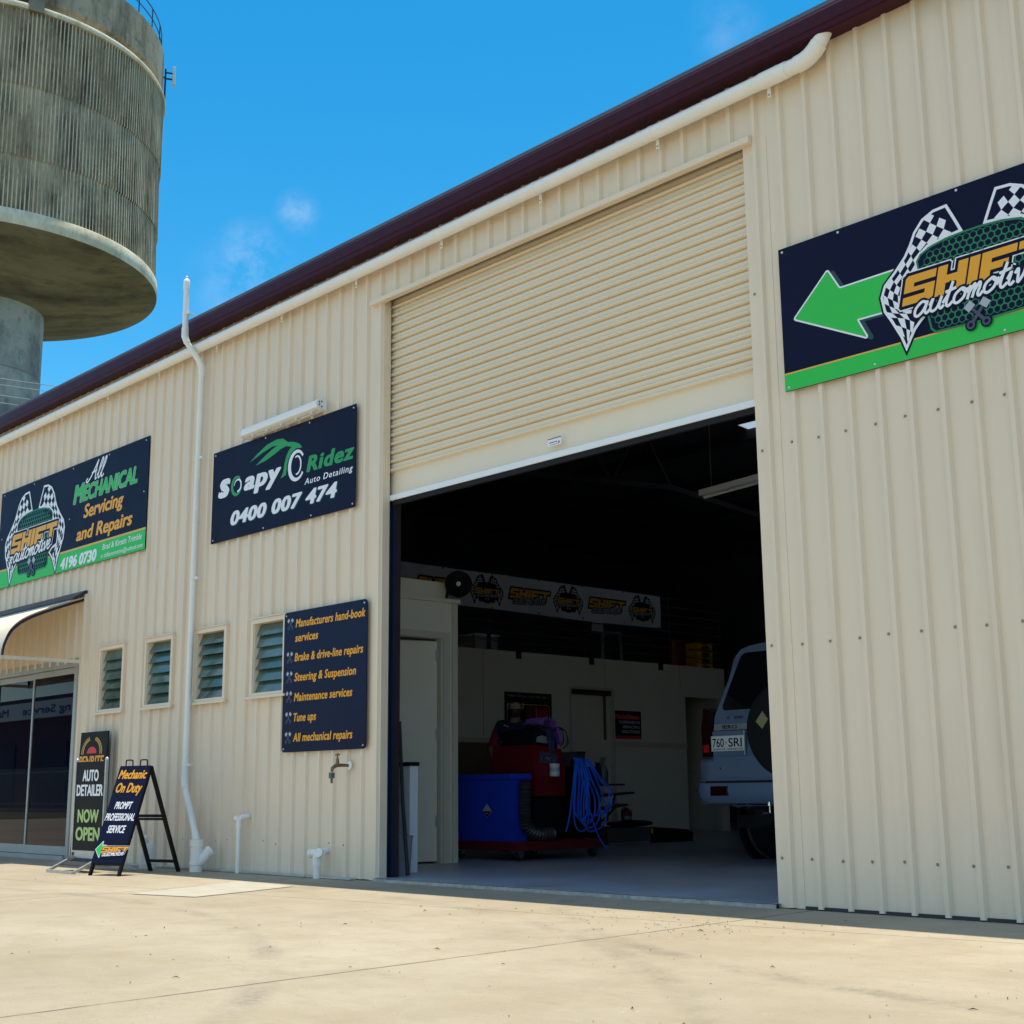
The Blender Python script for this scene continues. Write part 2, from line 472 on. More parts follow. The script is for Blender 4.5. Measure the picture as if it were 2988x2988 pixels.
# hand-drawn brush script; each letter: strokes in a unit box (x-height 1), advance
SCRIPT = {
 'a': ([[(.85, .8), (.5, 1.0), (.12, .65), (.1, .2), (.35, 0), (.7, .3), (.9, .95)], [(.9, .95), (.82, .3), (.98, .02), (1.2, .2)]], 1.12),
 'u': ([[(0, .5), (.18, .95), (.1, .3), (.3, 0), (.62, .2), (.8, .95)], [(.8, .95), (.74, .3), (.9, .02), (1.1, .2)]], 1.02),
 't': ([[(-.05, .35), (.3, 1.0), (.42, 1.75)], [(.42, 1.75), (.22, .4), (.4, 0), (.7, .25)], [(0, 1.1), (.75, 1.2)]], .66),
 'o': ([[(.55, 1.0), (.15, .7), (.12, .2), (.42, 0), (.8, .3), (.82, .8), (.55, 1.0), (.75, .75), (1.05, .8)]], .98),
 'm': ([[(0, .5), (.2, .95), (.12, 0)], [(.14, .4), (.45, .98), (.52, .7), (.45, 0)], [(.47, .4), (.8, .98), (.88, .7), (.8, .2), (.95, 0), (1.15, .25)]], 1.12),
 'i': ([[(0, .45), (.2, .95), (.14, .25), (.3, 0), (.5, .2)], [(.28, 1.35), (.3, 1.45)]], .46),
 'v': ([[(0, .7), (.18, .98), (.25, .5), (.32, 0), (.62, .5), (.7, 1.0), (.85, .8)]], .78),
 'e': ([[(.1, .4), (.55, .6), (.6, .9), (.4, 1.0), (.15, .65), (.15, .2), (.42, 0), (.85, .3)]], .8),
 'A': ([[(-.35, .35), (-.55, .1), (-.25, -.08), (.25, .6), (.85, 2.1)], [(.85, 2.1), (.8, 1.0), (.95, 0), (1.15, .15)], [(.15, .8), (.95, .95)]], 1.15),
 'l': ([[(0, .3), (.4, 1.3), (.5, 2.0), (.32, 2.05), (.18, 1.2), (.2, .2), (.36, 0), (.6, .25)]], .52),
}
def script_lines(word):
    x = 0; out = []
    for ch in word:
        st, adv = SCRIPT[ch]
        for s_ in st: out.append([(x + p[0] + 0.28 * p[1], p[1]) for p in s_])
        x += adv
    return out
def script(pan, word, x0, x1, zb, xh, w, m, d, parent, name='lettering', rise=0.0, thick=0.0006):
    L = script_lines(word)
    a = min(p[0] for s_ in L for p in s_); b = max(p[0] for s_ in L for p in s_)
    sx = (x1 - x0) / (b - a)
    mb = MB()
    for s_ in L:
        pts = [Vector((x0 + (p[0] - a) * sx, zb + p[1] * xh + rise * (p[0] - a) * sx, 0)) for p in s_]
        pts = smoothpath(pts, 5) if len(pts) > 2 else pts
        tb = MB(); tb.tube(pts, w / 2, n=8)
        mb.add([pan.p(v.x, v.y, d + (v.z / (w / 2)) * thick) for v in tb.v], tb.f)
    return mb.build(name, m, parent)

def outline(pan, polys, w, m, d, parent, name='outline', e=0.0004):
    """the shape plus a border of width w all round it (flattened rods along every edge)"""
    mb = MB()
    for po in polys:
        n = len(po)
        for i in range(n):
            a, b = Vector((*po[i], 0)), Vector((*po[(i + 1) % n], 0))
            t = (b - a)
            if t.length < 1e-6: continue
            t.normalize()
            tb = MB(); tb.tube([a - t * w * .75, b + t * w * .75], w, n=8)
            mb.add([pan.p(v.x, v.y, d + (v.z / w) * e) for v in tb.v], tb.f)
    mb.build(name, m, parent)
    return flat(pan, polys, m, d + e * .2, parent, name)

# ------------------------------------------------------------------ the badge printed on the signs
def mir(pts): return [(-p[0], p[1]) for p in pts][::-1]
FLAG = [(-.142, .436), (-.101, .348), (-.058, .251), (-.175, .238), (-.274, .222), (-.344, .173), (-.345, .109), (-.40, .06), (-.44, .02), (-.452, -.05), (-.44, -.10),
        (-.367, -.12), (-.305, -.161), (-.34, -.19), (-.384, -.233), (-.413, -.28), (-.45, -.344), (-.482, -.254), (-.538, -.145), (-.576, -.079), (-.591, .01), (-.564, .078), (-.49, .145), (-.425, .213), (-.387, .273), (-.357, .336), (-.301, .398), (-.229, .43)]
F_OUT = [(-.229, .43), (-.301, .398), (-.357, .336), (-.387, .273), (-.425, .213), (-.49, .145), (-.564, .078), (-.591, .01), (-.576, -.079), (-.538, -.145), (-.482, -.254), (-.45, -.344)]
F_IN = [(-.11, .40), (-.085, .33), (-.10, .25), (-.20, .20), (-.31, .14), (-.36, .08), (-.41, .03), (-.44, -.03), (-.43, -.10), (-.36, -.14), (-.39, -.23), (-.45, -.344)]
SHIELD = [(-.345, .11), (-.352, .159), (-.326, .195), (-.257, .225), (-.166, .243), (-.054, .25), (.054, .25), (.166, .243), (.257, .225), (.326, .195), (.352, .159), (.345, .11),
          (.307, -.172), (.292, -.257), (.266, -.283), (0, -.29), (-.266, -.283), (-.292, -.257), (-.307, -.172)]
def poly_at(c, t):
    n = len(c) - 1; f = max(0, min(n - 1e-6, t * n)); i = int(f); u = f - i
    return (c[i][0] * (1 - u) + c[i + 1][0] * u, c[i][1] * (1 - u) + c[i + 1][1] * u)
def checks():
    out = []; rows, cols = 15, 4
    for r in range(rows):
        for c in range(cols):
            if (r + c) % 2: continue
            q = []
            for dr, dc in ((0, 0), (0, 1), (1, 1), (1, 0)):
                t = 0.04 + 0.86 * (r + dr) / rows + 0.02 * (c + dc)
                w = 0.10 + 0.80 * (c + dc) / cols
                a, b = poly_at(F_OUT, t), poly_at(F_IN, t)
                q.append((a[0] * (1 - w) + b[0] * w, a[1] * (1 - w) + b[1] * w))
            out.append(q)
    return out
def letters_shift():
    t = .058; L = []; x = -.456
    def put(pts, w):
        nonlocal x
        L.append([(x + p[0] + .04 * p[1], .165 * p[1] - .08) for p in pts]); x += w + .011
    w = .19
    put([(w, 1), (.015, 1), (0, .92), (0, .42), (w - t, .42), (w - t, .28), (0, .28), (0, 0), (w - .015, 0), (w, .08), (w, .58), (t, .58), (t, .72), (w, .72)], w)
    w = .18
    put([(0, 0), (t, 0), (t, .38), (w - t, .38), (w - t, 0), (w, 0), (w, 1), (w - t, 1), (w - t, .64), (t, .64), (t, 1), (0, 1)], w)
    put([(0, 0), (.06, 0), (.06, 1), (0, 1)], .06)
    w = .2
    put([(0, 0), (.06, 0), (.06, .36), (.16, .36), (.16, .6), (.06, .6), (.06, .74), (w, .74), (w, 1), (0, 1)], w)
    put([(.07, 0), (.13, 0), (.13, .74), (.2, .74), (.2, 1), (0, 1), (0, .74), (.07, .74)], w)
    return L
def pistons(c, k):
    """two crossed pistons: (head polygons, rod polygons)"""
    heads, rods = [], []
    for sg in (-1, 1):
        hx, hz, bx, bz = sg * .045, .055, -sg * .045, -.05
        d = Vector((bx - hx, bz - hz)).normalized(); n = Vector((-d.y, d.x))
        H = Vector((hx, hz)); B = Vector((bx, bz))
        heads.append([tuple(H - d * .022 + n * .026), tuple(H - d * .022 - n * .026), tuple(H + d * .022 - n * .026), tuple(H + d * .022 + n * .026)])
        rods.append([tuple(H + d * .02 + n * .008), tuple(H + d * .02 - n * .008), tuple(B - d * .015 - n * .010), tuple(B - d * .015 + n * .010)])
        rods += ringpoly((bx, bz), .025, .025, .013, .013, n=12)
    T_ = lambda P: [[(c[0] + p[0] * k, c[1] + p[1] * k) for p in q] for q in P]
    return T_(heads), T_(rods)
def hexlines():
    out = []; a = .0405; rr = a / 1.732; w = .0045
    inner = grow_poly(SHIELD, -.03)
    def inside(p):
        c = False; n = len(inner)
        for i in range(n):
            x1, z1 = inner[i]; x2, z2 = inner[i - 1]
            if (z1 > p[1]) != (z2 > p[1]) and p[0] < (x2 - x1) * (p[1] - z1) / (z2 - z1) + x1: c = not c
        return c
    for j in range(-10, 11):
        for i in range(-11, 12):
            cx = a * (i + .5 * (j % 2)); cz = j * rr * 1.5
            if not inside((cx, cz)): continue
            for k in range(6):
                a0, a1 = R_(30 + 60 * k), R_(90 + 60 * k)
                out.append([(cx + rr * cos(a0), cz + rr * sin(a0)), (cx + rr * cos(a1), cz + rr * sin(a1)), (cx + (rr - w) * cos(a1), cz + (rr - w) * sin(a1)), (cx + (rr - w) * cos(a0), cz + (rr - w) * sin(a0))])
    return out
def badge(pan, cx, cz, k, d, parent, e=0.0007, flags=True, shield=True, small=False, hexes=True, cols=None):
    C_ = dict(border='white', black='navy', check='white', edge='dgreen', hexa='dgreen', halo='white', word='orange', script='white')
    if cols: C_.update(cols)
    T_ = lambda P: [[(cx + p[0] * k, cz + p[1] * k) for p in q] for q in P]
    Fs = [FLAG, mir(FLAG)]
    if flags:
        ck = checks()
        for f, cc in zip(Fs, (ck, [mir(q) for q in ck])):
            flat(pan, T_([grow_poly(f, .012)]), C_['black'], d, parent, 'badge_flag_edge')
            flat(pan, T_([f]), C_['border'], d + e, parent, 'badge_flag_border')
            flat(pan, T_([grow_poly(f, -.017)]), C_['black'], d + 2 * e, parent, 'badge_flag_field')
            flat(pan, T_(cc), C_['check'], d + 3 * e, parent, 'badge_flag_checks')
    if shield:
        flat(pan, T_([SHIELD]), C_['edge'], d + 4 * e, parent, 'badge_shield_edge')
        flat(pan, T_([grow_poly(SHIELD, -.012)]), C_['black'], d + 5 * e, parent, 'badge_shield')
        if hexes: flat(pan, T_(hexlines()), C_['hexa'], d + 6 * e, parent, 'badge_mesh_pattern')
    L = letters_shift()
    outline(pan, T_(L), .026 * k, C_['halo'], d + 7 * e, parent, 'badge_letter_halo', e=e * .3)
    outline(pan, T_(L), .019 * k, C_['black'], d + 8 * e, parent, 'badge_letter_outline', e=e * .3)
    flat(pan, T_(L), C_['word'], d + 9 * e, parent, 'badge_lettering')
    # script word under it
    x0, x1, zb = cx - .38 * k, cx + .345 * k, cz - .162 * k
    script(pan, 'automotive', x0, x1, zb, .074 * k, .044 * k, C_['black'], d + 10.4 * e, parent, 'badge_script_outline', rise=.05, thick=e * .4)
    script(pan, 'automotive', x0, x1, zb, .074 * k, .0165 * k, C_['script'], d + 11.4 * e, parent, 'badge_script', rise=.05, thick=e * .4)
    if not small:
        h_, r_ = pistons((cx - .008 * k, cz - .245 * k), k)
        flat(pan, [grow_poly(q, .007 * k) for q in r_[:1] + r_[13:14]] + [disc((cx - .008 * k + sg * .045 * k, cz - .295 * k), .034 * k) for sg in (-1, 1)], C_['black'], d + 11.6 * e, parent, 'badge_piston_outline', step=0.00003)
        flat(pan, r_, 'slate' if not cols else C_['black'], d + 12.4 * e, parent, 'badge_rods', step=0.00002)
        flat(pan, h_, 'grey', d + 13 * e, parent, 'badge_piston_heads', step=0.00003)

# ------------------------------------------------------------------ ground
def concrete():
    m = bpy.data.materials.new('yard_concrete'); m.use_nodes = True
    nt = m.node_tree; b = nt.nodes['Principled BSDF']; b.inputs['Roughness'].default_value = 0.85
    g = nt.nodes.new('ShaderNodeNewGeometry')
    def N(t, **kw):
        n = nt.nodes.new(t)
        for k_, v in kw.items(): setattr(n, k_, v)
        return n
    def noise(sc, det=6, rough=.6, st=(1, 1, 1), rot=0.0):
        mp = N('ShaderNodeMapping'); mp.inputs['Scale'].default_value = st; mp.inputs['Rotation'].default_value = (0, 0, rot)
        nt.links.new(g.outputs['Position'], mp.inputs['Vector'])
        n = N('ShaderNodeTexNoise'); n.inputs['Scale'].default_value = sc; n.inputs['Detail'].default_value = det; n.inputs['Roughness'].default_value = rough
        nt.links.new(mp.outputs[0], n.inputs['Vector']); return n.outputs['Fac']
    def ramp(v, a, b_, lo=0., hi=1.):
        r = N('ShaderNodeMapRange'); r.inputs['From Min'].default_value = a; r.inputs['From Max'].default_value = b_
        r.inputs['To Min'].default_value = lo; r.inputs['To Max'].default_value = hi
        nt.links.new(v, r.inputs['Value']); return r.outputs[0]
    def mix(f, c1, c2):
        x = N('ShaderNodeMixRGB')
        if isinstance(f, float): x.inputs['Fac'].default_value = f
        else: nt.links.new(f, x.inputs['Fac'])
        for s_, c in (('Color1', c1), ('Color2', c2)):
            if isinstance(c, tuple): x.inputs[s_].default_value = (*c, 1)
            else: nt.links.new(c, x.inputs[s_])
        return x.outputs[0]
    def mth(op, a, b_):
        x = N('ShaderNodeMath', operation=op)
        for i, v in enumerate((a, b_)):
            if isinstance(v, (int, float)): x.inputs[i].default_value = v
            else: nt.links.new(v, x.inputs[i])
        return x.outputs[0]
    base = mix(ramp(noise(.45, 5), .35, .65), (.345, .288, .20), (.43, .37, .275))
    base = mix(ramp(noise(2.0, 9, .72, st=(1, 1.25, 1), rot=.25), .44, .70, 0, .62), base, (.30, .24, .145))
    base = mix(ramp(noise(1.3, 9, .7, st=(1.2, .9, 1), rot=-.5), .52, .72, 0, .5), base, (.27, .225, .165))
    base = mix(ramp(noise(9, 6, .7), .60, .78, 0, .4), base, (.56, .50, .40))
    base = mix(ramp(noise(38, 5, .75), .58, .72, 0, .5), base, (.23, .18, .115))
    base = mix(ramp(noise(150, 3, .7), .54, .70, 0, .42), base, (.19, .16, .12))
    # scuffed drag marks along the lane
    base = mix(ramp(noise(6, 7, .7, st=(.7, 1.8, 1), rot=.18), .57, .72, 0, .42), base, (.25, .20, .14))
    # open pores and grit
    vor = N('ShaderNodeTexVoronoi'); vor.inputs['Scale'].default_value = 55
    nt.links.new(g.outputs['Position'], vor.inputs['Vector'])
    pit = mth('MULTIPLY', ramp(vor.outputs['Distance'], .26, .12), ramp(noise(9, 4, .7), .5, .66, 0, .75))
    base = mix(pit, base, (.12, .095, .065))
    # black tyre scuffs, broad arcs
    def arcmark(cx_, cy_, r_, w_, amt, b0):
        nonlocal base
        sp = N('ShaderNodeVectorMath', operation='DISTANCE'); nt.links.new(g.outputs['Position'], sp.inputs[0]); sp.inputs[1].default_value = (cx_, cy_, 0)
        dd = mth('ABSOLUTE', mth('ADD', sp.outputs['Value'], -r_), 0)
        f_ = mth('MULTIPLY', ramp(dd, w_, w_ * .3, 0, amt), ramp(noise(1.6, 5, .7), b0, b0 + .18))
        f_ = mth('MULTIPLY', f_, ramp(noise(30, 4, .7), .35, .6, .25, 1))
        base = mix(f_, base, (.13, .115, .09))
    arcmark(-9.0, -3.2, 7.6, .09, .5, .42); arcmark(-9.0, -3.2, 9.05, .09, .45, .44); arcmark(-1.5, 10.0, 6.0, .10, .6, .46); arcmark(-14.0, 9.5, 7.0, .10, .4, .45)
    # saw-cut joints: lines n.x = c, wandering a little
    sx = N('ShaderNodeSeparateXYZ'); nt.links.new(g.outputs['Position'], sx.inputs[0])
    wob = ramp(noise(3.0, 4), 0, 1, -.018, .018)
    jt = None
    for (nx, ny, c, w) in JOINTS:
        v = mth('ADD', mth('ADD', mth('MULTIPLY', sx.outputs[0], nx), mth('MULTIPLY', sx.outputs[1], ny)), -c)
        v = mth('ABSOLUTE', mth('ADD', v, wob), 0)
        l = ramp(v, w, w * .35, 0, 1)
        jt = l if jt is None else mth('MAXIMUM', jt, l)
    gate = ramp(noise(5, 5, .7), .32, .5, .25, .9)
    jf = mth('MULTIPLY', jt, gate)
    base = mix(jf, base, (.10, .085, .06))
    nt.links.new(base, b.inputs['Base Color'])
    bp = N('ShaderNodeBump'); bp.inputs['Strength'].default_value = .5; bp.inputs['Distance'].default_value = .006
    hgt = mth('ADD', mth('MULTIPLY', noise(40, 6, .7), .7), mth('MULTIPLY', jf, -.8))
    nt.links.new(hgt, bp.inputs['Height']); nt.links.new(bp.outputs[0], b.inputs['Normal'])
    return m
JOINTS = [(1.0, 0.06, -4.20, .013), (1.0, 0.16, -8.36, .012), (1.0, 0.06, -13.4, .012), (1.0, 0.05, 0.9, .012), (-0.12, 1.0, 6.15, .009), (0.03, 1.0, -1.2, .012)]
M['concrete'] = concrete()
mb = MB(); mb.fixn = False
mb.add([(-900, -900, -.02), (900, -900, -.02), (900, 900, -.02), (-900, 900, -.02)], [(0, 1, 2, 3)])
M['dirt'] = mat('grass_and_dirt', (0.10, 0.105, 0.05), .95, var=.3, vs=.3, dark=(.16, .12, .075), dfac=.7, dscale=.15)
tag(mb.build('ground', 'dirt', origin=(0, 0, 0)), kind='structure')
mb = MB(); mb.fixn = False
mb.add([(-40, -13, 0), (22, -13, 0), (22, 6.75, 0), (-40, 6.75, 0)], [(0, 1, 2, 3)])
tag(mb.build('concrete_yard', 'concrete', origin=(0, 0, 0)), kind='structure')
M['asphalt'] = mat('asphalt', (0.05, 0.05, 0.052), .9, var=.2, vs=2, bump=.3, bs=60)
mb = MB(); mb.fixn = False
mb.add([(-300, -17.4, -.008), (300, -17.4, -.008), (300, -13.02, -.008), (-300, -13.02, -.008)], [(0, 1, 2, 3)])
tag(mb.build('road', 'asphalt', origin=(0, 0, 0)), kind='structure')
M['patchc'] = mat('pale_patch_concrete', (0.43, 0.395, 0.32), 0.85, var=0.10, vs=6, bump=0.3, bs=40, dark=(0.42, 0.38, 0.30), dfac=0.5, dscale=3, dlo=.5, dhi=.75)
mb = MB(); mb.fixn = False
P_ = [(-8.86, 4.66), (-8.24, 4.80), (-8.40, 5.30), (-8.60, 5.83), (-9.02, 5.86), (-9.52, 5.90), (-9.34, 5.72), (-9.10, 5.2)]
mb.add([(p[0], p[1], .004) for p in P_], [tuple(range(len(P_)))])
tag(mb.build('concrete_patch', 'patchc'), kind='structure')
# loose bits of leaf and grit
mb = MB()
for k in range(210):
    if k < 120: x, y = random.uniform(-6.5, -2.2), random.uniform(2.6, 6.2)
    else: x, y = random.uniform(-11.5, -3.0), random.uniform(1.8, 6.2)
    if random.random() < .35: x, y = random.gauss(-4.6, .5), random.gauss(5.4, .3)
    r = random.uniform(.002, .006) if random.random() < .92 else random.uniform(.007, .012)
    a = random.random() * 6.3; l = random.uniform(1.0, 3.0)
    z = random.uniform(.0005, .004)
    mb.m = random.randrange(3)
    pts = [(x + r * l * cos(a), y + r * l * sin(a), .002), (x - r * .5 * sin(a), y + r * .5 * cos(a), .003 + z), (x - r * l * cos(a), y - r * l * sin(a), .002), (x + r * .5 * sin(a), y - r * .5 * cos(a), .003 + z), (x, y, .004 + z + r * .4)]
    mb.add(pts, [(0, 1, 4), (1, 2, 4), (2, 3, 4), (3, 0, 4)])
M['leaf1'] = mat('dry_leaf', (0.13, 0.075, 0.03), .8); M['leaf2'] = mat('dark_leaf', (0.03, 0.025, 0.018), .8); M['leaf3'] = mat('grit', (0.30, 0.26, 0.20), .9)
tag(mb.build('leaf_litter', ['leaf1', 'leaf2', 'leaf3']), 'small dry leaves and grit scattered over the concrete yard', 'litter', kind='stuff')

# interior slab
mb = MB()
edge = []
x = -8.60
while x < -4.82:
    edge.append((x, 6.545 + random.uniform(-.014, .012))); x += random.uniform(.02, .07)
edge.append((-4.82, 6.545))
top = [(-19, 6.62), (-8.60, 6.62)] + edge + [(-4.82, 6.62), (2.4, 6.62), (2.4, 22), (-19, 22)]
mb.m = 0
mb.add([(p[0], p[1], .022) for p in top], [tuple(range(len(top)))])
n = len(edge)
mb.m = 1
mb.add([(p[0], p[1], .022) for p in edge] + [(p[0], p[1] - random.uniform(.0, .012), 0.0) for p in edge], [(i, i + 1, n + i + 1, n + i) for i in range(n - 1)])
# worn, chipped band along the edge of the slab
band = [(p[0], p[1]) for p in edge]; inner = [(p[0], p[1] + random.uniform(.03, .10)) for p in edge]
mb.add([(p[0], p[1], .0255) for p in band] + [(p[0], p[1], .0255) for p in inner], [(i, i + 1, n + i + 1, n + i) for i in range(n - 1)])
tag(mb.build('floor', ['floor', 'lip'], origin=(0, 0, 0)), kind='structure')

# ------------------------------------------------------------------ the workshop building
bld = empty('workshop_building', (-6.7, 6.6, 0), 'long cream metal clad workshop with maroon gutter and an open roller door', 'building')
WY = 6.6
OPEN = [(-8.587, -4.84, 0, 4.725)] + [(a, b, 1.515, 2.185) for a, b in ((-13.40, -12.88), (-12.41, -11.885), (-11.45, -10.905), (-10.45, -9.93))] + [(-16.3, -13.96, 0, 2.085)]
XL, XR, ZT = -19.2, 2.6, 5.26
PITCH = .194; X0 = -4.545 - .194 * 90
def prof(x0, x1):
    pts = [(x0, 0)]
    k = 0
    while True:
        xr = X0 + PITCH * k; k += 1
        if xr > x1: break
        for dx, dy in ((-.026, 0), (-.013, -.026), (.013, -.026), (.026, 0)):
            if x0 < xr + dx < x1: pts.append((xr + dx, dy))
    pts.append((x1, 0))
    return pts
mb = MB(); mb.fixn = False
cuts = sorted({XL, XR} | {o[0] for o in OPEN} | {o[1] for o in OPEN})
for a, b in zip(cuts[:-1], cuts[1:]):
    zs = [(.008, ZT)]
    for o in OPEN:
        if o[0] <= a + 1e-6 and o[1] >= b - 1e-6:
            zs = [(.008, o[2]), (o[3], ZT)]
            zs = [z for z in zs if z[1] - z[0] > .03]
    for z0, z1 in zs:
        pr = prof(a, b); n = len(pr)
        mb.add([(p[0], WY + p[1], z0) for p in pr] + [(p[0], WY + p[1], z1) for p in pr], [(i, i + 1, n + i + 1, n + i) for i in range(n - 1)])
mb.m = 1
def screw(x, z, y=WY):
    mb.lathe([(.0075, 0), (.009, -.003), (.005, -.009)], (x, y - .0005, z), n=8, axis='Y')
ribs = [X0 + PITCH * k for k in range(200)]
for z in (.275, 1.495, 2.70):
    for xr in ribs:
        x = xr - .045 + random.uniform(-.012, .006)
        if x < -4.6 or x > 2: continue
        screw(x, z + random.uniform(-.006, .006))
for xr in ribs:
    x = xr - .05
    if -13.9 < x < -8.8 and not random.random() < .35: screw(x, .26 + random.uniform(-.015, .02))
wall = mb.build('wall_cladding', ['cream', 'screw'], bld)
def rz(y): return 5.31 + .078 * (y - 6.5) if y < 14.3 else 5.31 + .078 * 7.8 - .078 * (y - 14.3)
# liner and interior envelope
mb = MB(); mb.fixn = False
def quad(pts): mb.add(pts, [(0, 1, 2, 3)])
cuts2 = sorted({XL + .1, XR - .1, -8.70, -4.70} | {o[0] for o in OPEN[1:]} | {o[1] for o in OPEN[1:]})
for a, b in zip(cuts2[:-1], cuts2[1:]):
    if a >= -8.71 and b <= -4.69:
        zs = [(4.80, 5.2)]
    else:
        zs = [(.02, 5.2)]
        for o in OPEN[1:]:
            if o[0] <= a + 1e-6 and o[1] >= b - 1e-6: zs = [z for z in ((.02, o[2]), (o[3], 5.2)) if z[1] - z[0] > .03]
    for z0, z1 in zs: quad([(a, WY + .115, z0), (b, WY + .115, z0), (b, WY + .115, z1), (a, WY + .115, z1)])
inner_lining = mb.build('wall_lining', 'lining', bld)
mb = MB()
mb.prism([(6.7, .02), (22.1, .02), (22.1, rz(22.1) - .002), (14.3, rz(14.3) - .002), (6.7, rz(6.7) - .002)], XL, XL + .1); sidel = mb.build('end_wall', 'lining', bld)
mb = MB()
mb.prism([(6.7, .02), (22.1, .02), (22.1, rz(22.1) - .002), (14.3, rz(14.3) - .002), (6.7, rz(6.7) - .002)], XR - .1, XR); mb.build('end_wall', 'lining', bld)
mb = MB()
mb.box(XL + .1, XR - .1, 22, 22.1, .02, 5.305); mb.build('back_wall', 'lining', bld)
# roof: two slopes with sheets left out for the visible skylight and the added ones
SK = (-11.60, -10.70, 15.35, 16.9)
FILL_SK = ((-4.0, -3.1, 8.5, 13.6), (-1.6, -0.7, 8.5, 13.6))
def rz(y): return 5.31 + .078 * (y - 6.5) if y < 14.3 else 5.31 + .078 * 7.8 - .078 * (y - 14.3)
mb = MB()
def roofbox(xa, xb, ya, yb):
    z0, z1 = rz(ya), rz(yb)
    mb.add([(xa, ya, z0), (xb, ya, z0), (xb, yb, z1), (xa, yb, z1), (xa, ya, z0 + .03), (xb, ya, z0 + .03), (xb, yb, z1 + .03), (xa, yb, z1 + .03)],
           [(0, 3, 2, 1), (4, 5, 6, 7), (0, 1, 5, 4), (1, 2, 6, 5), (2, 3, 7, 6), (3, 0, 4, 7)])
ycuts = (6.46, 8.5, 13.6, 14.3, SK[2], SK[3], 22.2)
xcuts = (XL - .1, SK[0], SK[1], FILL_SK[0][0], FILL_SK[0][1], FILL_SK[1][0], FILL_SK[1][1], XR + .1)
for xa, xb in zip(xcuts[:-1], xcuts[1:]):
    for ya, yb in zip(ycuts[:-1], ycuts[1:]):
        if xa == SK[0] and ya == SK[2]: continue
        if xa in (FILL_SK[0][0], FILL_SK[1][0]) and ya == 8.5: continue
        roofbox(xa, xb, ya, yb)
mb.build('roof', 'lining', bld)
def skymat(name, c):
    m = bpy.data.materials.new(name); m.use_nodes = True
    nt = m.node_tree
    for n_ in list(nt.nodes): nt.nodes.remove(n_)
    o = nt.nodes.new('ShaderNodeOutputMaterial'); t = nt.nodes.new('ShaderNodeBsdfTranslucent'); t.inputs[0].default_value = (*c, 1)
    nt.links.new(t.outputs[0], o.inputs['Surface'])
    return m
M['skylight'] = skymat('skylight_sheet', (.20, .24, .29)); M['fill_skylight'] = skymat('fill_skylight_sheet', (.75, .82, .92))
mb = MB(); mb.fixn = False
mb.add([(SK[0], SK[2], rz(SK[2]) + .012), (SK[1], SK[2], rz(SK[2]) + .012), (SK[1], SK[3], rz(SK[3]) + .012), (SK[0], SK[3], rz(SK[3]) + .012)], [(0, 1, 2, 3)])
mb.build('skylight', 'skylight', bld)
for a_, b_, c_, d_ in FILL_SK:  # unseen roof sheets, added to brighten the interior
    mb = MB(); mb.fixn = False
    mb.add([(a_, c_, rz(c_) + .012), (b_, c_, rz(c_) + .012), (b_, d_, rz(d_) + .012), (a_, d_, rz(d_) + .012)], [(0, 1, 2, 3)])
    mb.build('skylight', 'fill_skylight', bld)
# gutter: quad profile along the eave with small roof brackets
mb = MB()
gp = [(6.585, 5.235), (6.585, 5.155), (6.455, 5.140), (6.442, 5.146), (6.440, 5.180), (6.432, 5.186), (6.436, 5.270), (6.446, 5.292), (6.460, 5.292), (6.462, 5.275), (6.456, 5.272), (6.452, 5.190), (6.460, 5.158), (6.570, 5.168), (6.570, 5.235)]
mb.prism(gp, XL - .12, XR + .12)
for k in range(24):
    mb.box(-19 + k * .9, -18.975 + k * .9, 6.446, 6.475, 5.2921, 5.300)
gut = mb.build('gutter', 'maroon', bld)
# flashings round the opening
mb = MB()
mb.add([(-8.72, 6.597, .004), (-8.587, 6.597, .004), (-8.587, 6.597, 4.73), (-8.72, 6.597, 4.73), (-8.587, 6.668, .004), (-8.587, 6.668, 4.73)], [(0, 1, 2, 3), (1, 4, 5, 2)])
mb.m = 1
for z in (.30, 1.28, 2.46, 3.6): screw(-8.615, z, 6.597)
mb.m = 0
mb.build('jamb_flashing', ['creamtrim', 'screw'], bld)
mb = MB()
mb.box(-4.84, -4.735, 6.594, 6.668, .004, 4.73)
mb.box(-4.731, -4.66, 6.5965, 6.60, .004, 4.73)
mb.m = 1
for z in (.28, 1.50, 2.69, 3.7): screw(-4.80, z, 6.594)
mb.m = 0
mb.build('jamb_flashing', ['creamtrim', 'screw'], bld)
mb = MB()
mb.prism([(6.60, 4.765), (6.548, 4.745), (6.538, 4.738), (6.538, 4.70), (6.545, 4.697), (6.597, 4.700), (6.597, 4.71)], -8.715, -4.755)
mb.build('head_flashing', 'creamtrim', bld)
# base strip of loose flashing along the wall foot
mb = MB()
x = -13.9
while x < -8.9:
    w = random.uniform(.5, .9)
    mb.box(x, min(x + w - .012, -8.76), 6.50 + random.uniform(-.006, .006), 6.566, .004, .015 + random.uniform(0, .004)); x += w
mb.build('base_flashing', 'alu', bld)
mb = MB()
mb.box(-4.65, 2.5, 6.585, 6.62, 0.0, .0195); mb.box(XL, -8.74, 6.605, 6.62, 0, .0195)
mb.build('footing_gap_shade', 'darksteel', bld)  # footing coloured dark to stand in for shaded gaps under the sheeting
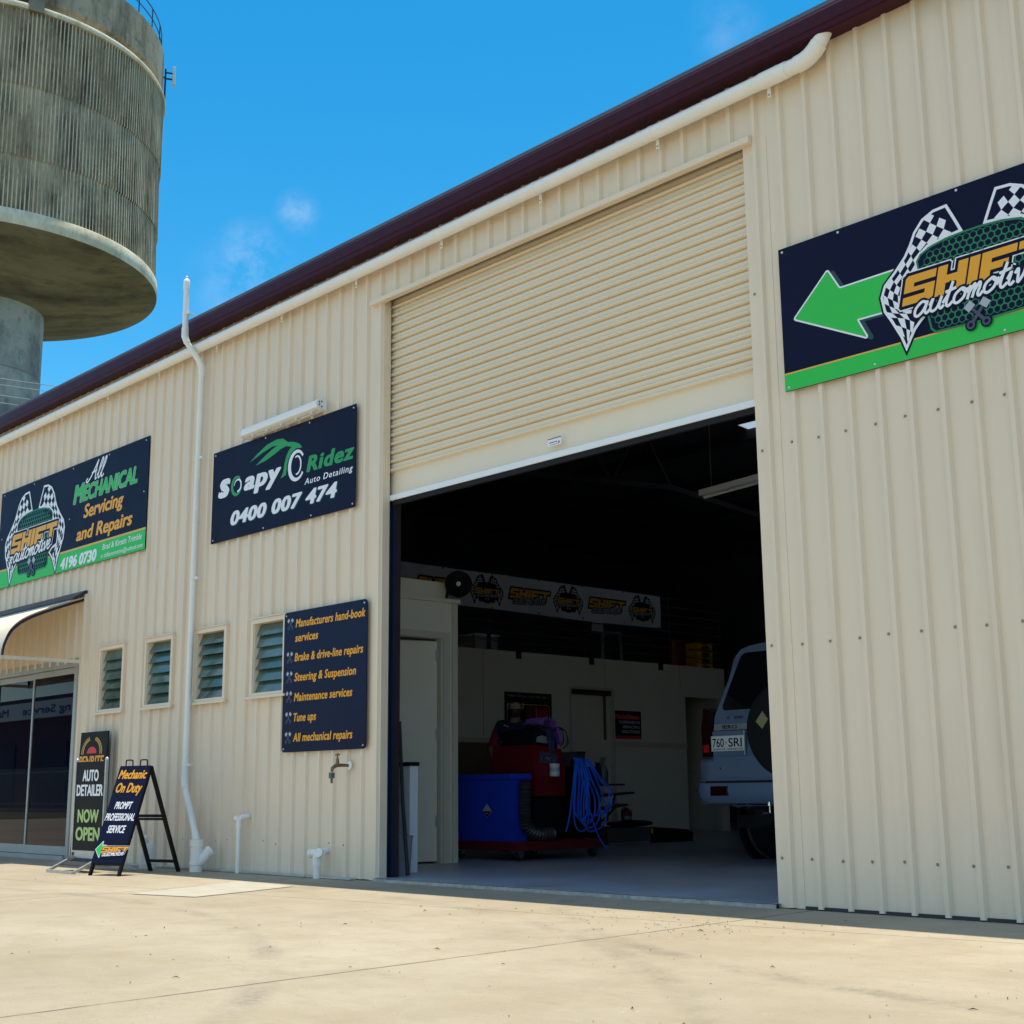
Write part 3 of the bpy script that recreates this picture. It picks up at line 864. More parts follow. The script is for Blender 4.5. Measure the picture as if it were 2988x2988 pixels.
# guide tracks and steel columns inside the jambs
mb = MB(); mb.m = 0
mb.box(-8.75, -8.597, 6.725, 6.738, .022, 4.75); mb.box(-8.75, -8.64, 6.672, 6.7245, .022, 4.75)
mb.m = 1
mb.box(-8.80, -8.602, 6.745, 6.80, .022, 5.2)
M['track'] = mat('navy_track', (0.02, 0.035, 0.085), .4, metal=.3)
M['primer'] = mat('dark_primer', (0.022, 0.014, 0.018), .6, var=.2)
mb.build('guide_track', ['track', 'primer'], bld)
mb = MB(); mb.m = 0
mb.box(-4.842, -4.70, 6.725, 6.738, .022, 4.75)
mb.m = 1
mb.box(-4.838, -4.64, 6.745, 6.80, .022, 5.2)
mb.build('guide_track', ['track', 'primer'], bld)
# roller shutter, about a third down
YC = 6.697
mb = MB(); mb.fixn = False
ZB, ZTOP = 3.046, 4.745
pr = [(YC, ZB)]
z = ZB + .225
while z < ZTOP - .02:
    pr += [(YC + .014, z - .0165), (YC + .010, z - .0135), (YC - .010, z - .0125), (YC - .021, z - .005), (YC - .021, z + .004), (YC - .012, z + .012), (YC + .002, z + .016)]
    pr += [(YC - .002, z + .030), (YC - .003, z + .048)]
    z += .0745
pr += [(YC, ZTOP), (YC + .012, ZTOP + .03), (YC + .05, ZTOP + .075), (YC + .12, ZTOP + .105)]
mb.strip(pr, -8.632, -4.80)
shut = mb.build('roller_shutter', 'shutter', bld)
mb = MB()
mb.box(-8.60, -4.845, YC - .022, YC + .02, ZB - .035, ZB + .012, bev=.004)
mb.box(-8.59, -8.50, YC - .026, YC - .0225, ZB - .03, ZB + .006)
mb.build('bottom_rail', 'whitealu', shut)
mb = MB()
mb.box(-8.565, -4.86, YC - .014, YC + .018, ZB - .075, ZB - .0355)
mb.build('weather_seal', 'rubber', shut)
mb = MB()
mb.lathe([(.14, 0), (.14, 3.72)], (-8.57, YC + .19, 4.74), n=24, axis='X')
mb.build('shutter_roll', 'shutter', shut, smooth=True)
ps = Panel((0, YC - .0185, 0), (1, 0, 0), (0, 0, 1))
flat(ps, [[(-6.730, ZB + .055), (-6.594, ZB + .055), (-6.594, ZB + .112), (-6.730, ZB + .112)]], 'white', .016, shut, 'maker_sticker')
flat(ps, [[(-6.717, ZB + .078), (-6.632, ZB + .078), (-6.632, ZB + .084), (-6.717, ZB + .084)], [(-6.730, ZB + .105), (-6.594, ZB + .105), (-6.594, ZB + .111), (-6.730, ZB + .111)], [(-6.713, ZB + .063), (-6.611, ZB + .063), (-6.611, ZB + .066), (-6.713, ZB + .066)]], 'maroon', .0165, shut, 'sticker_lines')
flat(ps, [[(-6.607, ZB + .068), (-6.615, ZB + .09), (-6.626, ZB + .068)]], 'slate', .0165, shut, 'sticker_mark')
# louvre windows
for (a, b, z0, z1) in OPEN[1:5]:
    mb = MB()
    t = .038
    yf = WY - .034
    mb.box(a - t + .02, a + .02, yf, WY + .07, z0 - .0, z1 + .02); mb.box(b - .02, b + t - .02, yf, WY + .07, z0, z1 + .02)
    mb.box(a + .0202, b - .0202, yf + .001, WY + .07, z1 - .022, z1 + .018)
    mb.box(a + .0202, b - .0202, yf + .001, WY + .07, z0, z0 + .03)
    w = mb.build('louvre_window', 'creamtrim', bld)
    mb = MB(); mb.box(a - .045, b + .045, yf - .022, WY - .0265, z0 - .022, z0 - .001, bev=.003); mb.build('sill', 'creamtrim', w)
    mb = MB(); mb.box(a - .03, b + .03, yf - .012, WY - .0265, z1 + .0205, z1 + .030); mb.build('head_flashing', 'creamtrim', w)
    nb = 6; H = (z1 - z0 - .06); ph = H / nb
    for k in range(nb):
        zc = z0 + .034 + ph * (k + .5)
        tilt = R_(random.choice((24, 26, 28, 33)))
        mb = MB(); L = ph * 1.22 / 2
        p0 = (WY + .02 - L * sin(tilt) * .75, zc - L * cos(tilt) * .95); p1 = (WY + .02 + L * sin(tilt) * .75, zc + L * cos(tilt) * .95)
        d = Vector((p1[0] - p0[0], p1[1] - p0[1])).normalized(); nn = Vector((-d.y, d.x)) * .003
        mb.prism([(p0[0] - nn.x, p0[1] - nn.y), (p1[0] - nn.x, p1[1] - nn.y), (p1[0] + nn.x, p1[1] + nn.y), (p0[0] + nn.x, p0[1] + nn.y)], a + .03, b - .026)
        mb.build('louvre_blade', 'louvre', w)
    for q0, q1 in ((a + .021, a + .029), (b - .025, b - .0205)):
        mb = MB(); mb.box(q0, q1, WY - .02, WY + .06, z0 + .03, z1 - .022); mb.build('blade_clip_rail', 'creamtrim', w)
# sliding entrance door
mb = MB()
x0, x1 = -16.3, -13.96
mb.box(x0, x1, 6.585, 6.69, 2.045, 2.135); mb.box(x1 - .05, x1 + .012, 6.583, 6.69, .02, 2.044); mb.box(x0, x0 + .05, 6.583, 6.69, .02, 2.044); mb.box(x0 + .051, x1 - .051, 6.56, 6.69, .0, .045)
M['doorframe'] = mat('grey_aluminium', (0.40, 0.42, 0.42), .4, metal=.3, var=.08)
dr = mb.build('sliding_door', 'doorframe', bld)
for k, (a, b, y) in enumerate(((-15.10, -14.012, 6.618), (-16.25, -15.04, 6.652))):
    mb = MB(); s = .035
    mb.box(a, a + s, y - .012, y + .012, .05, 2.04); mb.box(b - s, b, y - .012, y + .012, .05, 2.04); mb.box(a + s, b - s, y - .012, y + .012, 1.975, 2.04); mb.box(a + s, b - s, y - .012, y + .012, .05, .14)
    lf = mb.build('door_leaf', 'doorframe', dr)
    mb = MB(); mb.box(a + s - .002, b - s + .002, y - .003, y + .003, .138, 1.977); mb.build('door_glass', 'glass', dr)
# rows of purlins and one lattice truss under the roof
mb = MB()
for y in (8.2, 9.8, 11.4, 13.0, 15.6, 17.2, 18.8, 20.4):
    mb.box(XL + .2, XR - .2, y - .03, y + .03, rz(y) - .16, rz(y) - .004)
mb.build('purlins', 'darksteel', bld)
for xt in (-12.0, -3.2):
    mb = MB()
    a, b = 6.9, 14.3
    zb = lambda y: 4.255 + .0765 * (y - 6.9)
    mb.bar((xt, a, zb(a)), (xt, b, zb(b)), .07, .07); mb.bar((xt, a, rz(a) - .23), (xt, b, rz(b) - .23), .07, .07)
    mb.bar((xt, b, zb(b)), (xt, 21.8, 4.3), .07, .07)
    N_ = 12
    for k in range(N_):
        y0_, y1_ = a + (b - a) * k / N_, a + (b - a) * (k + 1) / N_
        if k % 2: mb.bar((xt, y0_, rz(y0_) - .23), (xt, y1_, zb(y1_)), .035, .035)
        else: mb.bar((xt, y0_, zb(y0_)), (xt, y1_, rz(y1_) - .23), .035, .035)
    mb.build('roof_truss', 'darksteel', bld)

# ------------------------------------------------------------------ rooms inside: front block and the partition under the loft
off = empty('office_partition', (-13.8, 12.6, .022), 'cream lined office block with doors and a railed loft inside the workshop', 'partition')
XN, XP = -9.92, -13.8
M['archi'] = mat('door_architrave', (0.60, 0.56, 0.45), .5)
mb = MB()
d0, d1, dh = 7.40, 8.36, 2.11
mb.box(XN - .09, XN, 6.7, d0, .022, 2.46); mb.box(XN - .09, XN, d1, 8.53, .022, 2.46); mb.box(XN - .09, XN, d0, d1, dh, 2.46)
mb.box(XP, XN - .091, 8.44, 8.53, .022, 2.46)
mb.box(XN - .09, XN, 6.7, 8.40, 2.50, 2.655); mb.box(XP, XN - .091, 8.32, 8.40, 2.50, 2.655)
mb.box(XN - .12, XN + .03, 6.7, 8.56, 2.461, 2.499)
mb.box(XL + .2, XN - .13, 6.72, 8.31, 2.47, 2.49)
mb.build('front_room_wall', 'plaster', off)
mb = MB()
t = .06
mb.box(XN + .0005, XN + .018, d1, d1 + t + .02, .022, dh + t); mb.box(XN + .0005, XN + .018, d0 - t, d0, .022, dh + t); mb.box(XN + .0005, XN + .018, d0, d1, dh, dh + t)
mb.box(XN + .0005, XN + .022, 8.47, 8.532, .022, 2.45)
mb.box(XN - .09, XN - .0005, d1 - .022, d1 - .0005, .022, dh)
mb.build('architrave', 'archi', off)
mb = MB(xf=Matrix.Translation((XN - .06, d1 - .03, 0)) @ Matrix.Rotation(R_(-14), 4, 'Z'))
mb.box(-.02, .02, -.90, 0, .04, 2.085)
dl = mb.build('door', 'doorpaint', off)
mb = MB(xf=Matrix.Translation((XN - .06, d1 - .03, 0)) @ Matrix.Rotation(R_(-14), 4, 'Z'))
for z in (.35, 1.15, 1.9): mb.box(.0, .028, -.018, .012, z, z + .10)
mb.build('hinge', 'alu', dl)
mb = MB(xf=Matrix.Translation((XN - .06, d1 - .03, 0)) @ Matrix.Rotation(R_(-14), 4, 'Z'))
mb.tube([(.02, -.84, 1.0), (.07, -.84, 1.0), (.07, -.74, 1.0)], .009, n=8); mb.build('handle', 'chrome', dl)
# partition under the loft
mb = MB()
PT = 2.585
doors = [(14.05, 14.93, 2.12), (16.61, 17.45, 2.10)]
ys = [8.531, 14.05, 14.93, 16.61, 17.45, 21.9]
mb.box(XP - .09, XP, 8.531, 14.05, .022, PT); mb.box(XP - .09, XP, 14.05, 14.93, 2.12, PT); mb.box(XP - .09, XP, 14.93, 16.61, .022, PT); mb.box(XP - .09, XP, 16.61, 17.45, 2.10, PT); mb.box(XP - .09, XP, 17.45, 17.62, .022, PT)
mb.box(XP - 1.5, XP - .091, 17.62, 17.70, .022, PT)
mb.build('partition_wall', 'plaster', off)
mb = MB()
mb.box(XP + .0005, XP + .020, 14.93, 16.608, 1.30, 1.375); mb.box(XP + .0005, XP + .02, 8.54, 14.0, 1.32, 1.385)
mb.build('dado_rail', 'archi', off)
mb = MB(); mb.box(XP + .0005, XP + .012, 8.54, 13.1, .022, 1.318); mb.build('dado_panel', 'wood', off)
mb = MB(); mb.box(XP - .088, XP - .05, 14.06, 14.92, .022, 2.04); mb.build('door', 'doorpaint', off)
mb = MB()
for (a, b, h_) in doors[:1]:
    mb.box(XP + .0005, XP + .012, a - .035, a, .022, h_ + .035); mb.box(XP + .0005, XP + .012, b, b + .035, .022, h_ + .035); mb.box(XP + .0005, XP + .012, a, b, h_, h_ + .035)
mb.build('architrave', 'archi', off)
mb = MB(); mb.box(XP - .0895, XP - .01, 14.06, 14.92, 2.045, 2.118); mb.build('door_head', 'darksteel', off)
# seams and notches for the loft joists
mb = MB()
for y in (13.02, 14.50, 16.05): mb.box(XP - .1, XP + .003, y - .055, y + .055, PT - .10, PT + .002)
mb.build('joist_end', 'darksteel', off)
mb = MB()
for y in (12.35, 14.78, 16.5): mb.box(XP - .05, XP + .0015, y - .003, y + .003, 2.2 if y > 16 else 1.4, PT - .003)
mb.build('sheet_joint', 'wood', off)
mb = MB(); mb.box(XL + .2, XP - .095, 8.54, 17.62, PT - .16, PT - .01); mb.build('loft_floor', 'wood', off)
# room behind the far doorway
mb = MB(); mb.box(XP - 1.5, XP - 1.42, 16.4, 17.6, .022, PT - .17); mb.build('back_room_wall', 'plaster', off)
# loft rail: posts and wires
mb = MB()
for y in (8.7, 10.6, 12.5, 14.4, 16.3, 17.57): mb.box(XP - .06, XP - .02, y - .02, y + .02, PT - .009, 3.66)
mb.build('rail_post', 'darksteel', off)
mb = MB()
for k in range(8): mb.bar((XP - .015, 8.7, 2.72 + .13 * k), (XP - .015, 17.57, 2.72 + .13 * k), .012, .012)
M['wire'] = mat('dull_wire', (.10, .09, .12), .5)
mb.build('rail_wire', 'wire', off)

# ------------------------------------------------------------------ pipes on the wall
hp = empty('rainwater_pipe', (-10, 6.5, 5.0), 'long white plastic pipe running level along the wall just under the maroon gutter', 'pipe')
mb = MB()
path = [(-19.0, 6.5, 4.992), (-4.32, 6.5, 5.036)] + [(-4.32 + .20 * sin(R_(a)), 6.5, 5.036 + .20 - .20 * cos(R_(a))) for a in (15, 30, 45, 60)]
e = path[-1]
path += [(e[0] + .03, 6.5, e[2] + .045), (e[0] + .036, 6.5, e[2] + .075)]
mb.tube(path, .049, n=20)
mb.build('pipe', 'pvc', hp, smooth=True)
mb = MB()
mb.tube([(-4.60, 6.5, 5.0353), (-4.40, 6.5, 5.0358)], .0535, n=20)
mb.tube([(-4.33, 6.5, 5.0362)] + [(-4.32 + .20 * sin(R_(a)), 6.5, 5.036 + .20 - .20 * cos(R_(a))) for a in (12, 25, 37, 50)], .0545, n=20)
mb.build('elbow_fitting', 'pvc', hp, smooth=True)
for x in (-4.58, -5.507, -6.649, -7.786, -8.925, -10.07, -11.21, -12.35, -13.49, -14.63, -15.77, -16.9, -18.05):
    z = 4.992 + (x + 19) * .003
    mb = MB()
    mb.tube([(x - .013, 6.5, z), (x + .013, 6.5, z)], .0520, n=20)
    mb.box(x - .013, x + .013, 6.545, 6.550, z - .098, z - .03)
    mb.m = 1
    mb.lathe([(.006, 0), (.006, -.004)], (x, 6.5449, z - .082), n=8, axis='Y')
    mb.build('pipe_clip', ['pvc', 'screw'], hp)

vp = empty('vent_pipe', (-11.45, 6.5, 0), 'slim white vent pipe standing up the wall and rising past the gutter', 'pipe')
mb = MB()
pts = [(-11.51, 6.36, 5.68), (-11.505, 6.36, 5.12), (-11.495, 6.372, 5.06), (-11.44, 6.50, 4.86), (-11.43, 6.52, 4.80), (-11.455, 6.52, .80), (-11.44, 6.515, .745), (-10.945, 6.365, .29), (-10.925, 6.36, .25), (-10.925, 6.36, .20)]
mb.tube(pts, .029, n=16)
mb.build('pipe', 'pvc', vp, smooth=True)
for q in ([(-11.506, 6.36, 5.20), (-11.505, 6.36, 5.11), (-11.49, 6.38, 5.045)], [(-11.445, 6.49, 4.88), (-11.43, 6.52, 4.81), (-11.43, 6.52, 4.72)],
          [(-11.455, 6.52, .85), (-11.454, 6.52, .79), (-11.41, 6.505, .72)], [(-10.98, 6.375, .32), (-10.928, 6.36, .26)]):
    mb = MB(); mb.tube(q, .034, n=16); mb.build('bend_fitting', 'pvc', vp, smooth=True)
mb = MB(); mb.lathe([(.033, 5.60), (.034, 5.675), (.030, 5.70), (.016, 5.715), (.016, 5.735), (.006, 5.745)], (-11.51, 6.36, 0), n=18); mb.build('vent_cowl', 'pvc', vp, smooth=True)
for x, y, z in ((-11.506, 6.36, 5.345), (-11.436, 6.52, 3.883), (-11.443, 6.52, 2.697), (-11.454, 6.52, .94)):
    mb = MB(); mb.lathe([(.0335, -.012), (.0335, .012)], (x, y, z), n=16)
    mb.box(x + .03, x + .075, y - .004, y + .004, z - .012, z + .012); mb.box(x + .03, x + .037, y + .004, 6.575 if y > 6.4 else 6.44, z - .012, z + .012)
    mb.build('pipe_clip', 'pvc', vp)
mb = MB()
c = (-10.925, 6.36, 0)
mb.lathe([(.055, .0), (.055, .055), (.060, .06), (.060, .085), (.055, .09), (.055, .215), (.060, .22), (.060, .275), (.048, .278)], c, n=24)
mb.tube(smoothpath([(-10.925, 6.36, .055), (-10.89, 6.385, .085), (-10.865, 6.405, .125), (-10.855, 6.43, .165), (-10.855, 6.45, .175)], 4), .043, n=20)
mb.tube([(-10.857, 6.428, .162), (-10.853, 6.458, .182)], .050, n=20)
mb.build('branch_socket', 'pvc', vp, smooth=True)

def sx_pipe(name, label, x, y, r, H, kind):
    o = empty(name, (x, y, 0), label, 'pipe')
    mb = MB(); mb.tube([(x, y, -.02), (x, y, H)], r, n=16); mb.build('pipe', 'pvc', o, smooth=True)
    mb = MB()
    if kind == 'tap':
        mb.tube([(x, y, H - .05), (x, y, H + .03)], r * 1.25, n=16)
        mb.tube([(x, y, H + .01), (x + .004, y + .012, H + .035), (x + .012, y + .03, H + .045), (x + .018, 6.575, H + .045)], r * 1.15, n=16)
        mb.tube([(x - .006, y - .008, H + .02), (x - .022, y - .022, H + .048)], r * 1.35, n=16)
    else:
        mb.tube([(x, y, H - .07), (x, y, H + .02)], r * 1.25, n=18)
        mb.tube([(x - .06, y - .01, H + .03), (x, y, H + .035), (x + .06, y + .01, H + .035)], r * 1.05, n=18)
        mb.tube([(x - .075, y - .012, H + .028), (x - .055, y - .009, H + .03)], r * 1.25, n=18)
        mb.tube([(x + .055, y - .02, H + .035), (x + .062, y - .035, H + .04)], r * 1.3, n=18)
        mb.tube([(x + .02, y + .02, H + .04), (x + .02, 6.575, H + .05)], r * .9, n=18)
    mb.build('tee_fitting', 'pvc', o, smooth=True)
    return o
sx_pipe('stand_pipe', 'thin white upright pipe with a tee on top, right of the vent pipe base', -10.45, 6.49, .0195, .43, 'tap')
sx_pipe('drain_stub', 'short stubby white pipe with a tee on top, below the tap by the roller door', -9.265, 6.49, .029, .165, 'tee')
o = empty('inspection_pipe', (-11.80, 6.36, 0), 'fat white pipe stub with a slanted cap, seen behind the leaning sandwich board', 'pipe')
mb = MB(); mb.lathe([(.075, 0), (.075, .05), (.065, .055), (.065, .17), (.058, .2), (.045, .225), (.03, .235)], (-11.80, 6.36, 0), n=22)
mb.build('pipe', 'pvc', o, smooth=True)
mb = MB(); mb.tube([(-11.815, 6.34, .20), (-11.79, 6.30, .285)], [.040, .042], n=18); mb.build('cap', 'pvc', o, smooth=True)

# tap
tp = empty('garden_tap', (-9.0, 6.57, .9), 'weathered brass garden tap on the wall under the list sign', 'tap')
mb = MB(); mb.lathe([(.036, 0), (.034, -.006), (.020, -.012)], (-8.96, 6.572, .885), n=20, axis='Y'); mb.build('wall_flange', 'whitealu', tp, smooth=True)
mb = MB()
mb.tube([(-8.96, 6.565, .885), (-8.965, 6.50, .887), (-8.975, 6.455, .885), (-8.985, 6.425, .865), (-8.985, 6.42, .835)], [.013, .013, .016, .014, .012], n=14)
mb.lathe([(.014, 0), (.016, .015), (.012, .03), (.013, .045), (.007, .05), (.007, .075)], (-8.972, 6.465, .892), n=14)
mb.build('tap_body', 'brass', tp, smooth=True)
mb = MB(); mb.tube([(-9.0, 6.465, .968), (-8.945, 6.465, .970)], .006, n=8); mb.lathe([(.008, 0), (.008, .02)], (-8.972, 6.465, .96), n=10); mb.build('tap_handle', 'brass', tp)
mb = MB(); mb.box(-9.003, -8.967, 6.402, 6.438, .785, .83, bev=.004); mb.lathe([(.011, 0), (.009, -.04)], (-8.985, 6.42, .786), n=12)
M['tealbrass'] = mat('green_brass', (0.10, 0.16, 0.13), .5, metal=.5, var=.2, vs=40)
mb.build('backflow_valve', 'tealbrass', tp)

# batten light above the detailing sign
lt = empty('batten_light', (-9.98, 6.53, 3.93), 'long white batten light fitting fixed over the phone number sign', 'light')
xf = Matrix.Translation((-9.98, 0, 3.965)) @ Matrix.Rotation(R_(-1.0), 4, 'Y') @ Matrix.Translation((9.98, 0, -3.965))
mb = MB(xf=xf); mb.box(-10.60, -9.36, 6.535, 6.572, 3.915, 4.015, bev=.006); mb.build('housing', 'whitealu', lt)
mb = MB(xf=xf)
pr = [(6.534, 3.92), (6.50, 3.918), (6.472, 3.935), (6.464, 3.965), (6.472, 3.995), (6.50, 4.012), (6.534, 4.01)]
mb.prism(pr, -10.585, -9.375)
mb.build('diffuser', 'opal', lt, smooth=True)
mb = MB(xf=xf)
for xa, xb in ((-10.602, -10.586), (-9.374, -9.358)): mb.prism([(6.534, 3.912), (6.498, 3.910), (6.468, 3.930), (6.459, 3.965), (6.468, 4.0), (6.498, 4.02), (6.534, 4.018)], xa, xb)
for k in range(5):
    x = -10.45 + k * .235
    mb.box(x, x + .02, 6.500, 6.536, 3.906, 3.9175)
mb.m = 1
for x in (-9.3575,):
    for (y, z) in ((6.515, 3.94), (6.515, 3.985), (6.49, 3.955), (6.49, 3.98)): mb.box(x, x + .002, y - .006, y + .006, z - .008, z + .008)
mb.build('end_cap', ['whitealu', 'slate'], lt)

# ------------------------------------------------------------------ wall signs
FY = 6.560
WP = Panel((0, FY, 0), (1, 0, 0), (0, 0, 1))
def board(name, label, x0, x1, z0, z1, m='navy', holes=(), rad=0.0):
    mb = MB()
    if rad:
        pts = []
        for cx, cz, a in ((x1 - rad, z1 - rad, 0), (x0 + rad, z1 - rad, 90), (x0 + rad, z0 + rad, 180), (x1 - rad, z0 + rad, 270)):
            pts += [(cx + rad * cos(R_(a + 15 * k)), cz + rad * sin(R_(a + 15 * k))) for k in range(7)]
        mb.prism(pts, FY, FY + .009, 'Y')
    else: mb.box(x0, x1, FY, FY + .009, z0, z1)
    mb.m = 1
    for x, z in holes: mb.lathe([(.009, 0), (.007, -.004)], (x, FY - .001, z), n=8, axis='Y')
    return tag(mb.build(name, [m, 'alu'], origin=((x0 + x1) / 2, FY, (z0 + z1) / 2)), label, 'sign')
def rect(x0, x1, z0, z1): return [(x0, z0), (x1, z0), (x1, z1), (x0, z1)]
# left: mechanical servicing
sl = board('wall_sign', 'navy and green wall sign about servicing and repairs above the entrance awning', -16.24, -12.51, 3.135, 4.335, holes=[(-16.15, 4.30), (-15.3, 4.30), (-14.27, 4.30), (-13.4, 4.30), (-12.58, 4.30), (-12.58, 3.75), (-14.3, 3.72), (-12.58, 3.17), (-14.3, 3.17), (-16.15, 3.75)])
flat(WP, [rect(-16.24, -12.51, 3.136, 3.345)], 'green', .0006, sl, 'green_band')
flat(WP, [rect(-16.24, -12.51, 3.345, 3.366)], 'gold', .0006, sl, 'gold_line')
flat(WP, [rect(-14.268, -14.262, 3.366, 4.334)], 'black', .0006, sl, 'board_seam')
badge(WP, -15.225, 3.632, 1.386, .0014, sl)
script(WP, 'All', -13.93, -13.456, 4.085, .10, .022, 'white', .002, sl)
for (s_, gr, m_, d) in ((1, .035, 'white', .0010), (1, .018, 'dgreen', .0016), (1, 0, 'green', .0022)):
    text(WP, 'M', -14.223, -13.97, 3.872, .217, m_, d, sl, bold=.035, shear=.22, grow=gr)
    text(WP, 'ECHANICAL', -13.985, -12.74, 3.874, .182, m_, d + .00031, sl, bold=.035, shear=.22, grow=gr)
for gr, m_, d in ((.02, 'black', .0012), (0, 'orange', .0018)):
    text(WP, 'Servicing', -13.954, -13.02, 3.672, .160, m_, d, sl, bold=.038, shear=.2, grow=gr)
    text(WP, 'and Repairs', -14.104, -12.805, 3.432, .158, m_, d, sl, bold=.038, shear=.2, grow=gr)
text(WP, '4196 0730', -14.472, -13.585, 3.155, .138, 'white', .0014, sl, bold=.055, shear=.18)
text(WP, 'Brad & Kirstin Trimble', -13.454, -12.585, 3.252, .064, 'white', .0014, sl, bold=.012, shear=.18)
text(WP, 'e: shiftautomotive@outlook.com', -13.482, -12.56, 3.166, .046, 'white', .0014, sl, bold=.008, shear=.18)
# middle: car detailing
sm = board('wall_sign', 'navy wall sign with green car outline and phone number, under the batten light', -11.21, -8.92, 3.0, 3.89, holes=[(-11.17, 3.86), (-10.3, 3.865), (-9.6, 3.865), (-8.95, 3.86), (-11.17, 3.03), (-10.3, 3.025), (-9.55, 3.025), (-8.95, 3.03)])
SW = [(-10.563, 3.681), (-10.431, 3.742), (-10.274, 3.797), (-10.117, 3.816), (-10.013, 3.803), (-9.935, 3.756), (-9.825, 3.734), (-9.74, 3.698), (-9.709, 3.660), (-9.80, 3.672), (-9.87, 3.645), (-9.915, 3.60), (-9.94, 3.545), (-9.945, 3.50), (-9.955, 3.455), (-10.04, 3.437), (-9.998, 3.49), (-9.982, 3.567), (-9.950, 3.636), (-9.910, 3.680), (-9.872, 3.699), (-9.96, 3.722), (-10.05, 3.712), (-10.13, 3.688), (-10.28, 3.652), (-10.461, 3.632), (-10.338, 3.684), (-10.183, 3.738), (-10.10, 3.757), (-10.19, 3.762), (-10.341, 3.735)]
flat(WP, [SW], 'sgreen', .0008, sm, 'car_outline')
flat(WP, ringpoly((-9.791, 3.513), .132, .143, .036, .030, 35, 325, 44, .012, 0), 'white', .0014, sm, 'wheel_mark')
flat(WP, ringpoly((-9.782, 3.515), .070, .090, .014, .016, -100, 115, 30, -.006, 0) , 'white', .0014, sm, 'wheel_mark')
flat(WP, ringpoly((-10.778, 3.497), .097, .098, .030, .026, 50, 345, 40, .010, .004), 'sgreen', .0014, sm, 'bubble_mark')
flat(WP, ringpoly((-10.755, 3.498), .068, .066, .015, .017, -95, 175, 36, -.006, 0), 'white', .0018, sm, 'bubble_mark')
text(WP, 's', -11.104, -10.888, 3.414, .27, 'white', .0012, sm, bold=.06, shear=.2)
text(WP, 'apy', -10.651, -10.03, 3.419, .190, 'white', .0012, sm, bold=.055, shear=.2, spacing=1.1)
text(WP, 'Ridez', -9.635, -8.93, 3.415, .150, 'sgreen', .0012, sm, bold=.048, shear=.2, spacing=1.1)
text(WP, 'Auto Detailing', -9.660, -8.95, 3.313, .055, 'white', .0012, sm, bold=.018, shear=.2, spacing=1.15)
for m_, d, dx, gr in (('shadowgreen', .0010, .010, .01), ('white', .0018, 0, 0)):
    text(WP, '0400 007 474', -10.867 + dx, -9.17 + dx, 3.124 - dx * .7, .140, m_, d, sm, bold=.052, shear=.2, grow=gr, spacing=1.06)
# list of services
ls = board('wall_sign', 'tall navy sign listing services in orange, beside the roller door opening', -9.92, -8.732, 1.012, 2.21, m='navylist', rad=.035, holes=[(-9.89, 2.18), (-8.765, 2.18), (-9.89, 1.04), (-8.765, 1.04)])
LIST = [('Manufacturers hand-book', -9.746, -8.752, 2.067), ('services', -9.750, -9.407, 1.942), ('Brake & drive-line repairs', -9.751, -8.775, 1.775), ('Steering & Suspension', -9.749, -8.868, 1.605), ('Maintenance services', -9.747, -8.915, 1.435), ('Tune ups', -9.747, -9.415, 1.265), ('All mechanical repairs', -9.748, -8.905, 1.097)]
for s_, a, b, z in LIST:
    text(WP, s_, a, b, z, .074, 'orange', .0012, ls, bold=.036, shear=.2, spacing=1.06)
for i, (x, z) in enumerate(((-9.825, 2.101), (-9.825, 1.811), (-9.825, 1.643), (-9.825, 1.474), (-9.825, 1.298), (-9.825, 1.13))):
    h_, r_ = pistons((x, z), .62)
    flat(WP, h_, 'grey', .0012, ls, 'piston_bullet', step=.00003); flat(WP, r_, 'slate', .0008, ls, 'rod_bullet', step=.00002)
# right: arrow sign
rs = board('wall_sign', 'large navy sign with a green arrow and chequered flags, right of the roller door', -4.585, -2.185, 3.008, 3.916, holes=[(-4.556, 3.892), (-4.155, 3.895), (-3.39, 3.897), (-2.9, 3.895), (-4.556, 3.03), (-3.965, 3.032), (-3.18, 3.03), (-2.3, 3.9), (-2.3, 3.03)])
flat(WP, [rect(-4.584, -2.186, 3.009, 3.112)], 'green', .0006, rs, 'green_band')
flat(WP, [rect(-4.584, -2.186, 3.112, 3.121)], 'gold', .0006, rs, 'gold_line')
def rnd(pts, r, n=4):
    out = []; N_ = len(pts)
    for i in range(N_):
        a, b, c_ = Vector(pts[i - 1]), Vector(pts[i]), Vector(pts[(i + 1) % N_])
        p = b + (a - b).normalized() * r; q = b + (c_ - b).normalized() * r
        for k in range(n + 1):
            t = k / n; out.append(tuple((1 - t) ** 2 * p + 2 * t * (1 - t) * b + t * t * q))
    return out
ARW = rnd([(-4.49, 3.445), (-4.243, 3.678), (-4.168, 3.546), (-3.70, 3.551), (-3.70, 3.323), (-4.066, 3.329), (-4.005, 3.205)], .014)
outline(WP, [[(p[0] + .035, p[1] - .014) for p in ARW]], .010, 'shadowgreen', .0008, rs, 'arrow_shadow', e=.0002)
outline(WP, [ARW], .010, 'white', .0014, rs, 'arrow_border', e=.0002)
flat(WP, [ARW], 'green', .0020, rs, 'arrow')
badge(WP, -3.31, 3.40, 1.0, .0026, rs)

